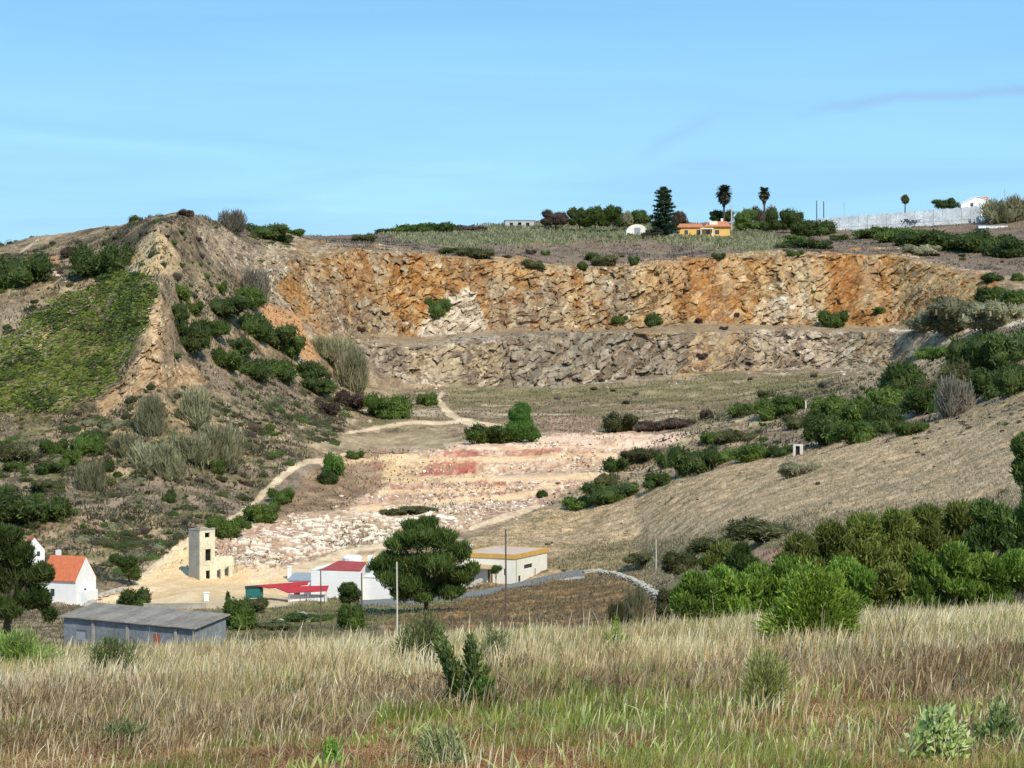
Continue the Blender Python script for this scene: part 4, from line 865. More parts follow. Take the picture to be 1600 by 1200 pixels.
# --- ruined tower
b=base(312,908); sc_=b[1]/F
t=thing('ruined_tower',b,-45,'tall ruined quarry tower, grey and faded yellow, with a rounded annex','tower')
L=3.05;Ht=8.2
part('wall',wall('y',0,L,-.0,.25,-1,Ht,[])+[],M_conc,t,'bare grey concrete side wall') if False else None
w_=wall('x',-L,-.25,0,.25,-1,Ht,[]); part('wall',w_+[bx(-L,-.3,L-.25,L,-1,Ht)],M_conc,t,'bare grey concrete wall')
part('wall',wall('y',0,L,-.25+.0,0,-1,Ht,[(1.0,2.0,7.0,7.8),(1.1,2.2,3.2,5.1),(1.2,2.1,.2,1.6)])+[bx(-L,-L+.25,.25,L-.25,-1,Ht)],M_yellow,t,'faded yellow plastered wall with broken openings')
part('floor_slab',[bx(-L+.25,-.25,.25,L-.25,2.7,2.9),bx(-L+.25,-.25,.25,L-.25,5.4,5.6),bx(-L-.06,.06,-.06,L+.06,Ht,Ht+.14)],M_conc,t)
part('window_frame',[bx(-.18,-.10,1.1,1.2,3.2,5.1),bx(-.18,-.10,2.1,2.2,3.2,5.1),bx(-.18,-.10,1.2,2.1,4.1,4.2)],M_dark,t)
# annex: rounded end, arched doorway
def arcwall(cx,cy,r,a0,a1,z0,zt,th,n=14,gap=None):
    out=[]
    for i in range(n):
        A=math.radians(a0+(a1-a0)*i/n);B=math.radians(a0+(a1-a0)*(i+1)/n); zb=z0
        if gap and gap[0]<=i<gap[1]: zb=gap[2]
        top=zt(i/n) if callable(zt) else zt
        P=[[cx+math.cos(q)*rr,cy+math.sin(q)*rr,0] for q,rr in ((A,r),(B,r),(B,r-th),(A,r-th))]
        v=np.array([[p[0],p[1],zb] for p in P]+[[p[0],p[1],top] for p in P]); out.append((v,np.array([[3,2,1,0],[4,5,6,7],[0,1,5,4],[1,2,6,5],[2,3,7,6],[3,0,4,7]]),np.ones((8,3))))
    return out
part('annex_wall',wall('y',L+.01,L+3.2,-.25,0,-1,3.7,[(L+.4,L+1.2,-.2,1.6),(L+2.0,L+2.9,-.2,2.0)])+arcwall(-1.6,L+3.2,1.6,0,90,-1,lambda u:3.7-.9*u,.25,12)+arcwall(-1.6,L+3.2,1.6,90,180,-1,2.8,.25,8),M_yellow,t,'rounded yellow annex wall with an arched doorway')
part('annex_roof',[bx(-2.6,-.26,L+.01,L+3.1,2.9,3.05)],M_conc,t)
part('parapet',[bx(-1.3,.02,-.03,.2,Ht+.14,Ht+.5),bx(-.2,.02,.2,1.4,Ht+.14,Ht+.42),bx(-.2,.02,2.3,L,Ht+.14,Ht+.32)],M_conc,t,'broken crumbling parapet')
# --- orange roofed white house
b=base(118,946); t=thing('white_house',b,-22,'small white house with a bright orange tiled roof beside the dark tree at the left','house')
W=6.2;D=5.6;hw=3.7;rd=3.3
part('wall',wall('x',-W,0,0,.25,-1.5,hw,[(-4.6,-3.8,1.2,2.3)])+wall('y',.25,D-.25,-.25,0,-1.5,hw,[(2.2,3.0,1.3,2.3)])+[bx(-W,0,D-.25,D,-1.5,hw),bx(-W,-W+.25,.25,D-.25,-1.5,hw)],M_white,t)
gv=np.array([[0,0,hw],[0,D,hw],[0,D/2,hw+rd],[0,D/2,hw+rd],[-.25,0,hw],[-.25,D,hw],[-.25,D/2,hw+rd],[-.25,D/2,hw+rd]],float)
gf=np.array([[0,1,2,3],[4,7,6,5],[0,3,7,4],[1,5,6,2]])
part('gable',(gv,gf,np.ones((8,3))),M_white,t); part('gable',(gv+np.array([-W+.25,0,0]),gf,np.ones((8,3))),M_white,t)
ro=[slab([[-W-.15,-.25,hw-.1],[-.02,-.25,hw-.1],[-.02,D/2,hw+rd+.12],[-W-.15,D/2,hw+rd+.12]],.12),slab([[-W-.15,D/2,hw+rd+.12],[-.02,D/2,hw+rd+.12],[-.02,D+.25,hw-.1],[-W-.15,D+.25,hw-.1]],.12)]
for i in range(24):
    x=-W-.1+i*(W+.05)/24; ro.append(slab([[x,-.28,hw-.05],[x+.1,-.28,hw-.05],[x+.1,D/2,hw+rd+.17],[x,D/2,hw+rd+.17]],.08))
rf=part('roof',ro,M_tile,t)
part('cornice',[bx(-W-.1,0,-.12,-.003,hw-.35,hw-.15)],M_white,t)
part('chimney',[bx(-W+.6,-W+1.2,D/2+.2,D/2+.9,hw+2.2,hw+4.2)],M_white,rf)
part('door',[bx(-2.2,-1.3,.08,.12,0,2)],M_dark,t) if False else None
part('window',[bx(-4.6,-3.8,.12,.16,1.2,2.3),bx(-.16,-.12,2.2,3.0,1.3,2.3)],M_glass,t)
part('lean_to',[bx(.003,1.0,.5,4.5,-1.5,2.0)],M_white,t)
part('plinth',[bx(-W-.05,.05,-.35,-.004,-2,-.1)],mat('russet_plinth',(.30,.17,.13),noise=[(1,.2)]),t)
b=base(70,880); t=thing('gabled_cottage',b,18,'narrow white gable end rising behind the dark tree at the left','house')
part('wall',[bx(-3.4,0,0,5,-2,2.2)],M_white,t)
gv=np.array([[-3.4,0,2.2],[0,0,2.2],[-1.7,0,4.3],[-1.7,0,4.3],[-3.4,5,2.2],[0,5,2.2],[-1.7,5,4.3],[-1.7,5,4.3]],float)
part('gable',(gv,np.array([[0,1,2,3],[4,7,6,5],[0,4,5,1]]),np.ones((8,3))),M_white,t)
part('roof',[slab([[-3.6,.1,2.1],[-1.7,.1,4.45],[-1.7,5.1,4.45],[-3.6,5.1,2.1]],.1),slab([[-1.7,.1,4.45],[.15,.1,2.15],[.15,5.1,2.15],[-1.7,5.1,4.45]],.1)],M_tile,t)
part('window',[bx(-1.3,-.8,-.03,-.003,1.2,2.0)],M_glass,t)
# --- long grey shed
cor=np.array([(305-800)/F*205,205.,0]); cor[2]=-(982-H)/F*205-2.9
yaw=math.degrees(math.atan2(-8.8,13.5)); t=thing('grey_shed',cor,yaw,'long low blue grey shed with a weathered flat roof behind the tall grass','shed')
part('wall',wall('x',-16,0,0,.2,-2,2.9,[(-14.4,-13.2,.9,1.8)])+[bx(-.2,0,.2,4.2,-2,2.9),bx(-16,-15.8,.2,4.2,-2,2.9),bx(-15.8,-.2,4.0,4.2,-2,3.4)],M_blue,t)
gv=np.array([[0,.0,2.9],[0,4.2,2.9],[0,4.2,3.62],[0,0,2.92],[-.2,.0,2.9],[-.2,4.2,2.9],[-.2,4.2,3.62],[-.2,0,2.92]],float)
part('gable',(gv,np.array([[0,1,2,3],[4,7,6,5]]),np.ones((8,3))),M_blue,t)
ro=[]
for i in range(11):
    x0=-16.3+i*1.51; ro.append(slab([[x0,-.35,2.93+.02*(i%2)],[x0+1.5,-.35,2.93+.02*(i%2)],[x0+1.5,4.5,3.72+.02*(i%2)],[x0,4.5,3.72+.02*(i%2)]],.07))
    for k in range(7): xx=x0+.1+k*.2; ro.append(slab([[xx,-.35,2.98],[xx+.07,-.35,2.98],[xx+.07,4.5,3.77],[xx,4.5,3.77]],.04))
part('roof',ro,M_fibro,t)
part('door',[bx(-4.9,-4.2,-.04,-.003,-.5,2.1)],mat('rust_door',(.33,.10,.07),noise=[(2,.3)]),t,'rusty red door')
part('hatch',[bx(-14.4,-13.2,.1,.14,.9,1.8)],M_grey,t)
part('buttress',[bx(-12.4,-12.1,-.12,-.003,-2,2.7),bx(-8.2,-7.9,-.12,-.003,-2,2.7),bx(-2.4,-2.1,-.12,-.003,-2,2.7)],M_conc,t)
# --- white house with the dull red roof
b=base(563,940); t=thing('white_farmhouse',b,-14,'white house with a faded dull red roof, left of the big pine','house')
part('wall',wall('x',-7.6,0,0,.25,-1.5,4.3,[(-2.2,-1.5,1.2,2.4)])+wall('y',.25,8,-.25,0,-1.5,3.5,[(3,4,1,2)])+[bx(-7.6,-7.35,.25,8,-1.5,4.3),bx(-7.35,-.25,7.75,8,-1.5,4.3)],M_white,t)
part('side_wing',[bx(.003,4.2,1.0,7.5,-1.5,3.4)],M_white,t); part('wing_roof',[bx(-.2,4.35,.9,7.6,3.41,3.55)],M_white,t)
part('roof',[slab([[-6.2,.3,4.47],[-.1,.1,4.47],[-.9,5.5,5.2],[-5.2,5.5,5.3]],.15)],M_red,t)
part('parapet',[bx(-7.62,-6.9,-.02,7.9,4.3,4.45)],M_white,t)
V_,F_,_c=tube([[-3.6,7.2,4.35],[-3.6,7.2,5.6],[-3.6,7.2,5.95],[-3.6,7.2,6.05]],[1.5,1.5,1.1,.05],14); part('tank',(V_,F_,_c),M_white,t)
part('chimney',[bx(-1.2,-.5,7,7.6,4.3,6.0)],M_white,t); part('window',[bx(-2.2,-1.5,.12,.16,1.2,2.4),bx(-.16,-.12,3,4,1,2)],M_glass,t)
b=base(487,934); t=thing('grey_roofed_annex',b+np.array([0,3,0]),-10,'low pale annex with a grey roof against the white red roofed house','outbuilding')
part('wall',[bx(-3.9,0,0,4,-1,2.2)],M_white,t); part('roof',[slab([[-4.1,-.2,2.25],[.1,-.2,2.25],[.1,4.2,2.9],[-4.1,4.2,2.9]],.12)],M_grey,t); part('door',[bx(-3.0,-2.1,-.03,-.003,-.4,1.8)],M_dark,t)
b=base(510,941); t=thing('red_awning_shelter',b,-4,'open shelter with a bright red canvas roof over a low white wall','shelter')
part('wall',[bx(-5.6,0,.6,.8,-1,1.0)],M_white,t)
part('canopy',[slab([[-5.4,-.3,1.35],[.1,-.3,1.7],[.1,1.6,2.2],[-7.9,1.6,2.0]],.12)],M_redcanvas,t)
part('canopy',[slab([[-8.6,1.8,1.75],[-3,1.8,2.3],[-3,3.0,2.7],[-10.5,3.0,1.95]],.1)],M_redcanvas,t)
for x in (-5.3,-2.6,0): part('post',[bx(x-.05,x+.05,-.2,-.1,-1,1.32+.05*(x+5))],M_metal,t)
b=base(411,938); t=thing('teal_trailer',b,8,'dark teal box trailer beside the red awnings','trailer')
part('body',[bx(-2.5,0,0,2,.35,1.7)],M_teal,t); part('tarpaulin',[slab([[-2.6,-.05,1.75],[3.0,-.05,2.1],[3.0,2.1,2.2],[-2.6,2.1,1.85]],.08)],M_dark,t)
for x in (-1.9,-.6):
    V_,F_,_c=tube([[x,-.08,.3],[x,.15,.3]],[.32,.32],12); part('wheel',(V_,F_,_c),M_dark,t)
# --- house with the ochre band
b=base(805,913); t=thing('flat_roofed_house',b,-24.7,'cream flat roofed house with an ochre band round its roof, right of the big pine','house')
W=9.6;D=12.6;hw=4.0
part('wall',wall('x',-W,0,0,.25,-1.5,hw,[(-8.3,-7.3,1.2,2.6),(-4.9,-4.0,.0,2.2),(-2.1,-1.5,1.3,2.4)])+wall('y',.25,D,-.25,0,-1.5,hw,[(3.4,6.8,2.1,2.75),(1.2,2.2,.2,1.2)])+[bx(-W,-W+.25,.25,D,-1.5,hw),bx(-W+.25,-.25,D-.25,D,-1.5,hw)],M_cream,t)
part('roof_band',[bx(-W-.15,.15,-.15,.25,hw,hw+.72),bx(-.25,.15,.25,D+.15,hw,hw+.72),bx(-W-.15,-W+.25,.25,D+.15,hw,hw+.72),bx(-W+.25,-.25,D-.25,D+.15,hw,hw+.72)],M_ochre,t)
part('roof',[bx(-W+.25,-.25,.25,D-.25,hw+.35,hw+.62)],mat('pale_roof',(.55,.42,.34),noise=[(.6,.15)]),t)
for h_ in ((-8.3,-7.3,1.2,2.6),(-2.1,-1.5,1.3,2.4)):
    wi=part('window',[bx(h_[0],h_[1],.12,.16,h_[2],h_[3])],M_glass,t); part('frame',[bx(h_[0],h_[0]+.07,.06,.12,h_[2],h_[3]),bx(h_[1]-.07,h_[1],.06,.12,h_[2],h_[3]),bx(h_[0]+.07,h_[1]-.07,.06,.12,h_[3]-.07,h_[3])],M_white,wi)
part('door',[bx(-4.9,-4.0,.12,.17,.0,2.2)],M_brownp,t)
wi=part('window',[bx(-.16,-.12,3.4,6.8,2.1,2.75)],M_glass,t,'long low side window'); part('frame',[bx(-.12,-.05,4.9,5.0,2.1,2.75),bx(-.12,-.05,6.0,6.1,2.1,2.75)],M_dark,wi)
part('vent',[bx(-.16,-.12,1.2,2.2,.2,1.2)],M_dark,t)
part('chimney',[bx(-W+.3,-W+1.0,1.5,2.2,hw+.72,hw+1.9)],M_white,t)
part('pergola',[slab([[-9.0,-2.0,2.5],[-3.3,-2.0,2.5],[-3.3,-.003,2.9],[-9.0,-.003,2.9]],.12),bx(-9,-8.9,-1.95,-1.85,-1,2.42),bx(-3.5,-3.4,-1.95,-1.85,-1,2.42)],mat('pergola_wood',(.45,.33,.20),noise=[(2,.2)]),t)
part('drainpipe',[bx(.003,.09,.35,.43,-1,hw-.05)],M_conc,t)
V_,F_,_c=tube([[.35,7.0,.3],[.35,7.0,1.9]],.06,5); part('pipe',(V_,F_,_c),M_dark,t)
V_,F_,_c=tube([[-5.5,9,hw+.9],[-5.5,9,hw+4.4]],.045,5); an_=part('antenna',(V_,F_,_c),M_metal,t); part('crossbar',[bx(-6.0,-5.0,8.97,9.03,hw+4.1,hw+4.15)],M_metal,an_)
# --- dry stone wall curving up the rise, pale verge and asphalt strip
def ribbon(pts,w,h0,h1,n=60,jit=0,seed=0):
    r=np.random.default_rng(seed); q=np.array(pts,float); s=np.linspace(0,len(q)-1,n); px=np.interp(s,range(len(q)),q[:,0]);py=np.interp(s,range(len(q)),q[:,1])
    return np.array([pick(a,b_) for a,b_ in zip(px,py)])
def stonewall(pts,hgt,wid,label,n,name='stone_wall',m_=None,seed=1):
    P=ribbon(pts,0,0,0,n); r=np.random.default_rng(seed); bv,bf=ico(1); Vs=[];Fs=[];k=0
    for i in range(n):
        for lay_ in range(3):
            for e in range(2):
                c=P[i]+np.array([r.normal()*.1,r.normal()*wid*.4,.0+hgt*(lay_+.3)/3]); v=bv*(1+.2*r.normal(size=(len(bv),1)))*np.array([.40,.33,.34*hgt])*r.uniform(.8,1.3)+c; Vs.append(v);Fs.append(bf+k);k+=len(v)
    o=link(name,npmesh(name,np.concatenate(Vs),np.concatenate(Fs),m_ or M_lime)); tag(o,label,'wall'); return o
stonewall([(914,896),(935,895),(960,899),(985,908),(1005,918),(1022,930),(1036,942)],.45,.35,'pale dry stone wall curving down the rise from the ochre banded house',110)
stonewall([(718,922),(735,919),(750,914)],.8,.8,'short heap of white stones at the left corner of the ochre banded house',16,'stone_heap',seed=4)
stonewall([(660,931),(690,929),(718,930)],.4,.3,'low pale kerb wall under the big pine',26,'kerb_wall',seed=5)
P=ribbon([(560,948),(620,944),(700,938),(760,930),(820,915),(870,903),(912,897)],0,0,0,80); P[:,2]=np.convolve(np.pad(P[:,2],6,mode='edge'),np.ones(13)/13,'valid')+.15; P[:,1]=np.convolve(np.pad(P[:,1],6,mode='edge'),np.ones(13)/13,'valid')
V=np.concatenate([P+np.array([0,-2.2,-.2]),P+np.array([0,3.4,.25])]); n=len(P)
tag(link('road',npmesh('road',V,[[i,i+1,n+i+1,n+i] for i in range(n-1)],M_asph)),kind='structure')
V=np.concatenate([P+np.array([0,-3.4,-.5]),P+np.array([0,-2.2,-.21])]); tag(link('verge',npmesh('verge',V,[[i,i+1,n+i+1,n+i] for i in range(n-1)],mat('verge',(.36,.35,.31),noise=[(1,.2)]))),kind='structure')
# low grey wall beyond the shed
b=base(270,955); t=thing('yard_wall',b,3,'low pale grey yard wall behind the right end of the grey shed','wall')
part('masonry',[bx(-4,4.5,0,.3,-1,.9)],M_conc,t); part('coping',[bx(-4.05,4.55,-.04,.34,.9,.98)],M_lime,t)
# --- poles
def pole(px,Yd,top,label,m_,r=.08,brow=None,cross=False,name='pole'):
    g=at(px,Yd); zt=(H-top)/F*Yd; t=thing(name,g,0,label,'pole')
    part('shaft',tube([[0,0,-.5],[.03,0,(zt-g[2])*.5],[0,0,zt-g[2]]],[r,r*.9,r*.75],7),m_,t)
    part('crossbar',tube([[-.5,0,zt-g[2]-.4],[.5,0,zt-g[2]-.4]],.045,5),m_,t) if cross else part('cap',tube([[0,0,zt-g[2]-.02],[0,0,zt-g[2]+.12]],[r,r*.5],6),m_,t)
    return t
pole(620,175,880,'pale wooden pole in the tall grass left of the pine trunk',M_pole,.075)
pole(790,230,828,'thin dark pole standing before the ochre banded house',M_brownp,.10)
pole(501,270,893,'brown pole in front of the red awning',M_brownp,.09)
pole(565,270,897,'dark pole in front of the white house with the dull red roof',M_brownp,.10)
pole(1025,345,845,'pale wooden pole at the foot of the dry slope',M_pole,.10)
pole(1143,790,322,'pale mast beside the yellow villa on the plateau',M_pole,.28)
pole(1276,800,314,'leftmost dark pole beside the greenhouse on the skyline',M_brownp,.2)
pole(1287,800,315,'second dark pole from the left, at the greenhouse end',M_brownp,.22)
pole(1319,800,316,'thin pole rising above the left part of the greenhouse',M_metal,.14)
pole(1570,780,296,'thin mast on the skyline above the tall reeds',M_metal,.14)
pole(1259,500,628,'short white marker post among the bushes of the right slope',M_white,.16,name='marker_post')
# small white hut on the crest
b=base(1246,712); t=thing('stone_hut',b,-8,'small white ruined hut with a black doorway on the grassy crest','hut')
part('wall',wall('x',-1.0,1.2,0,.25,-.6,2.5,[(-.45,.5,-.6,2.1)])+[bx(.95,1.2,.25,2.2,-.6,2.2),bx(-1.0,-.75,.25,2.2,-.6,2.3),bx(-.75,.95,1.95,2.2,-.6,2.3)],M_lime2,t); part('roof',[bx(-.95,1.15,.2,2.15,2.3,2.42)],M_conc,t); part('interior',[bx(-.45,.5,.6,.7,-.6,2.1)],M_dark,t); t.scale=(.8,.8,.8)
b=base(172,874)
# --- plateau buildings
g=at(1100,765); s7=765/F; t=thing('yellow_villa',g,-6,'yellow villa with low terracotta roofs on the plateau right of the conifer','house')
part('wall',wall('x',-8.5,8.5,0,.3,-1,3.3,[(-6.5,-5.3,.8,2.2),(-2.5,-1.2,0,2.3),(.6,2,.8,2.2),(3.6,5,.8,2.2)])+[bx(-8.5,-8.2,.3,8,-1,3.3),bx(8.2,8.5,.3,8,-1,3.3),bx(-8.2,8.2,7.7,8,-1,3.3)],mat('villa_yellow',(.78,.47,.14),noise=[(.5,.1)]),t)
part('roof',[slab([[-8.9,-.5,3.3],[-.2,-.5,3.3],[-.8,4,4.6],[-8.2,4,4.6]],.2),slab([[.2,-.7,3.5],[9,-.7,3.5],[7.5,4,5.3],[1.5,4,5.3]],.2),slab([[-8.2,4,4.6],[-.8,4,4.6],[-.2,8.4,3.3],[-8.9,8.4,3.3]],.2),slab([[1.5,4,5.3],[7.5,4,5.3],[9,8.4,3.5],[.2,8.4,3.5]],.2)],mat('terracotta',(.52,.20,.10),noise=[(1,.2)]),t)
part('porch',[bx(-1.2,3.2,-1.6,-.003,2.5,2.8),bx(-1.1,-.8,-1.5,-1.2,-1,2.5),bx(2.8,3.1,-1.5,-1.2,-1,2.5)],M_cream,t); part('dormer',[bx(1.8,4.4,.3,2.5,4.0,5.2)],M_cream,t)
part('window',[bx(-6.5,-5.3,.12,.18,.8,2.2),bx(.6,2,.12,.18,.8,2.2),bx(3.6,5,.12,.18,.8,2.2)],M_glass,t); part('door',[bx(-2.5,-1.2,.12,.18,0,2.3)],M_brownp,t)
part('chimney',[bx(5.5,6.3,4.5,5.3,4.5,6.3)],M_white,t)
part('garden_wall',[bx(-16,-8.8,-2,-1.7,-1,1.3)],M_cream,t)
g=at(996,768,1.6); t=thing('vaulted_store',g,0,'white arched barn on the plateau left of the conifer','barn')
pts=[(3.7*math.cos(a),2.9*math.sin(a)) for a in np.linspace(0,math.pi,13)]
q=[]
for (x0,z0),(x1,z1) in zip(pts[:-1],pts[1:]): q.append([[x0,0,z0],[x1,0,z1],[x1,10,z1],[x0,10,z0]])
part('roof',quadp(q),M_white,t); q=[[[0,.15,-1],[x0,.15,z0],[x1,.15,z1],[0,.15,-1]] for (x0,z0),(x1,z1) in zip(pts[:-1],pts[1:])]; part('front_wall',quadp(q),M_cream,t)
part('door',[bx(-1,1,.05,.12,-.5,1.6)],M_grey,t); part('base_wall',[bx(-3.7,-3.4,.2,10,-2.5,.1),bx(3.4,3.7,.2,10,-2.5,.1)],M_white,t)
g=at(812,800); t=thing('distant_farmhouse',g,4,'tiny pale farm buildings on the skyline left of the tree clumps','house')
part('wall',wall('x',-5,5,0,.3,-1,2.6,[(-3.5,-2.3,.6,1.9),(-.6,.6,0,2),(2.2,3.4,.6,1.9)])+[bx(-5,5,5.7,6,-1,2.6),bx(-5,-4.7,.3,5.7,-1,2.6),bx(4.7,5,.3,5.7,-1,2.6)],mat('grey_plaster',(.45,.46,.45),noise=[(.6,.15)]),t); part('roof',[bx(-5.2,5.2,-.2,6.2,2.61,2.85)],M_grey,t); part('window',[bx(-3.5,-2.3,.12,.18,.6,1.9),bx(2.2,3.4,.12,.18,.6,1.9)],M_dark,t)
# greenhouse
g=at(1283,790); sg=790/F; Lg=(1532-1283)*sg; t=thing('greenhouse',g,0,'very long pale netted greenhouse along the skyline','greenhouse')
zb=at(1530,790)[2]-g[2]; n=17
nt=[];rfq=[]
for i in range(n):
    x0=Lg*i/n;x1=Lg*(i+1)/n; z0=zb*i/n;z1=zb*(i+1)/n; top=4.0+1.0*(i/n)+ (z0)*0
    nt.append([[x0,0,z0-1],[x1,0,z1-1],[x1,0,z1+4.3+1.0*(i/n)],[x0,0,z0+4.3+1.0*(i/n)]])
    for (u0,v0),(u1,v1) in zip([(0,0),(.25,.55),(.5,.75),(.75,.55)],[(.25,.55),(.5,.75),(.75,.55),(1,0)]):
        zz=(z0+z1)/2+4.32+1.0*(i/n); nt.append([[x0+(x1-x0)*u0,-.01,zz-.25],[x0+(x1-x0)*u1,-.01,zz-.25],[x0+(x1-x0)*u1,-.01,zz+v1],[x0+(x1-x0)*u0,-.01,zz+v0]]); rfq.append([[x0+(x1-x0)*u0,.0,zz+v0],[x0+(x1-x0)*u1,0,zz+v1],[x0+(x1-x0)*u1,24,zz+v1],[x0+(x1-x0)*u0,24,zz+v0]])
part('side_net',quadp(nt),M_net,t); part('roof',quadp(rfq),M_net,t)
for i in range(n+1): part('post',[bx(Lg*i/n-.08,Lg*i/n+.08,-.12,-.01,zb*i/n-1,zb*i/n+4.3+1.0*min(i,n-1)/n)],M_net,t)
part('rail',[slab([[0,-.05,1.4],[Lg,-.05,zb+1.6],[Lg,-.01,zb+1.6],[0,-.01,1.4]],.08)],M_conc,t)
g=at(1552,770); t=thing('net_tunnel',g,2,'low white tunnel at the right end of the greenhouse','greenhouse')
part('roof',quadp([[[-5,0,0],[5,0,0],[5,.6,.9],[-5,.6,.9]],[[-5,.6,.9],[5,.6,.9],[5,2.4,.9],[-5,2.4,.9]],[[-5,2.4,.9],[5,2.4,.9],[5,3,0],[-5,3,0]]]),M_net,t); part('hoop',[bx(-5.05,-4.95,-.02,3.02,.0,.95)],M_grey,t)
g=at(1526,815); t=thing('skyline_house',g,0,'white house with a hint of red roof on the skyline above the greenhouse','house')
zo=(H-320)/F*815-g[2]
gv=np.array([[-5.5,0,zo-4],[5.2,0,zo-4],[5.2,0,zo+1.6],[-5.5,0,zo+.3],[-5.5,6,zo-4],[5.2,6,zo-4],[5.2,6,zo+1.6],[-5.5,6,zo+.3],[-.2,0,zo+2.9],[-.2,6,zo+2.9]],float)
part('wall',(gv,np.array([[0,1,2,3],[1,5,6,2],[0,3,7,4],[4,7,6,5],[3,2,8,8],[7,9,9,6]]),np.ones((10,3))),M_white,t)
part('roof',[slab([[-5.8,-.2,zo+.3],[-.2,-.2,zo+3.05],[-.2,6.2,zo+3.05],[-5.8,6.2,zo+.3]],.15),slab([[-.2,-.2,zo+3.05],[5.5,-.2,zo+1.65],[5.5,6.2,zo+1.65],[-.2,6.2,zo+3.05]],.15)],M_white,t)
part('rear_roof',[slab([[1,6.3,zo+2.2],[6.2,6.3,zo+2.0],[5.5,8,zo+3.3],[2,8,zo+3.3]],.2)],M_tile,t); part('window',[bx(-2.2,-1.2,-.05,-.003,zo-.6,zo+.6)],M_glass,t)
g=at(1261,790); t=thing('water_tank',g,0,'small white water tank beside the dark trees at the greenhouse end','tank')
part('body',tube([[0,0,-.5],[0,0,2.4],[0,0,2.8]],[1.25,1.25,.4],12),M_white,t); part('stand',[bx(-1.3,1.3,-1.3,1.3,-1.5,-.45)],M_conc,t)
# ================================================================ trees
def tree(name,label,px,Yd,lob,kind,leaf,n,trunk=None,cat='tree',group=None,up=.3,aspect=1.8,fill=.4,core=.78,tr=.2,limbs=True,seed=1,depth=1.0,sub=5,brow=None,small=1.):
    g=at(px,Yd) if brow is None else pick(px,brow); Yd=g[1]; s=Yd/F; r=random.Random(seed); L_=[]
    for (x,y,rx,rz) in lob:
        c=np.array([(x-800)*s-g[0],r.uniform(-.4,.4)*rx*s*depth*1.2,(H-y)*s-g[2]]); R=np.array([rx*s,rx*s*depth,rz*s])
        L_.append((c,R*.85*small))
        L_+= [(c+(q[0]-c),q[1]*small) for q in lumps(c,R*1.05,sub,seed*13+len(L_))]
    o=thing(name,g,0,label,cat,group)
    pal=PAL[kind]
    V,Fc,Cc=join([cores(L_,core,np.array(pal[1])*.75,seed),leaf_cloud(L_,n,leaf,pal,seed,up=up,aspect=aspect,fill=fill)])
    cr_=link('crown',npmesh('crown',V,Fc,M_leaf,Cc),o)
    top=np.mean([l[0] for l in L_],0); tp=[[0,0,-.6],[top[0]*.15,0,top[2]*.3],[top[0]*.6,top[1]*.3,top[2]*.75],top]
    pr=[tube(tp,[tr,tr*.85,tr*.6,tr*.3],7)]
    if limbs:
        for c,R in L_[::sub+1]: pr.append(tube([np.array(tp[1])*.6+np.array(tp[2])*.4,(np.array(tp[2])+c)*.5,c],[tr*.45,tr*.3,tr*.12],5))
    V,Fc,Cc=join(pr); link('trunk',npmesh('trunk',V,Fc,M_bark,Cc),o); return o
tree('pine_tree','big dark pine standing between the two white houses in the middle',666,262,[(655,840,34,24),(625,850,26,20),(690,845,30,24),(605,880,26,22),(640,885,34,24),(685,880,36,26),(720,862,20,20),(715,900,24,18),(612,905,26,18),(650,912,30,18),(690,915,28,16),(728,905,16,12),(598,900,16,12),(630,928,26,14),(700,926,30,14),(660,932,22,12),(738,890,14,14),(588,885,14,12),(668,818,20,12),(640,822,16,12)],'pine',.22,42000,brow=957,tr=.34,up=.8,aspect=3.4,fill=.7,core=.36,seed=3,depth=1.1,sub=11,small=.84)
tree('pine_tree','dark pine filling the left edge beside the orange roofed house',6,172,[(0,845,34,30),(30,870,30,26),(60,900,24,24),(15,905,40,34),(48,935,30,24),(75,960,14,18),(5,950,36,22),(-30,900,40,40),(20,835,18,14)],'pine',.15,34000,tr=.4,up=.8,aspect=3,fill=.7,core=.45,seed=5,sub=9,small=.85)
tree('broadleaf_tree','small dark tree on the slope between the orange roofed house and the ruined tower',202,352,[(198,880,18,13),(205,893,16,13),(180,874,12,9),(212,900,10,9)],'dark',.22,4500,brow=916,tr=.2,seed=6)
tree('broadleaf_tree','bright green tree on the middle quarry terrace',815,480,[(815,652,22,22),(812,672,26,24),(830,680,16,16),(797,678,18,18),(818,638,14,12)],'bright',.24,7000,brow=691,tr=.25,seed=7)
tree('broadleaf_tree','slim dark sapling against the front of the ochre banded house',775,352,[(774,890,8,7),(780,888,5,5),(770,893,5,4)],'dark',.18,900,tr=.08,seed=8,sub=3)
tree('broadleaf_tree','small dark tree in front of the white house with the dull red roof',547,300,[(545,922,16,13),(555,930,12,12),(540,935,10,10)],'dark',.2,3500,tr=.15,seed=9)
tree('cypress','slim dark cypress rising behind the right end of the grey shed',356,255,[(356,938,4,16),(356,952,5,14),(355,966,6,12)],'pine',.15,2200,tr=.1,seed=10,sub=3)
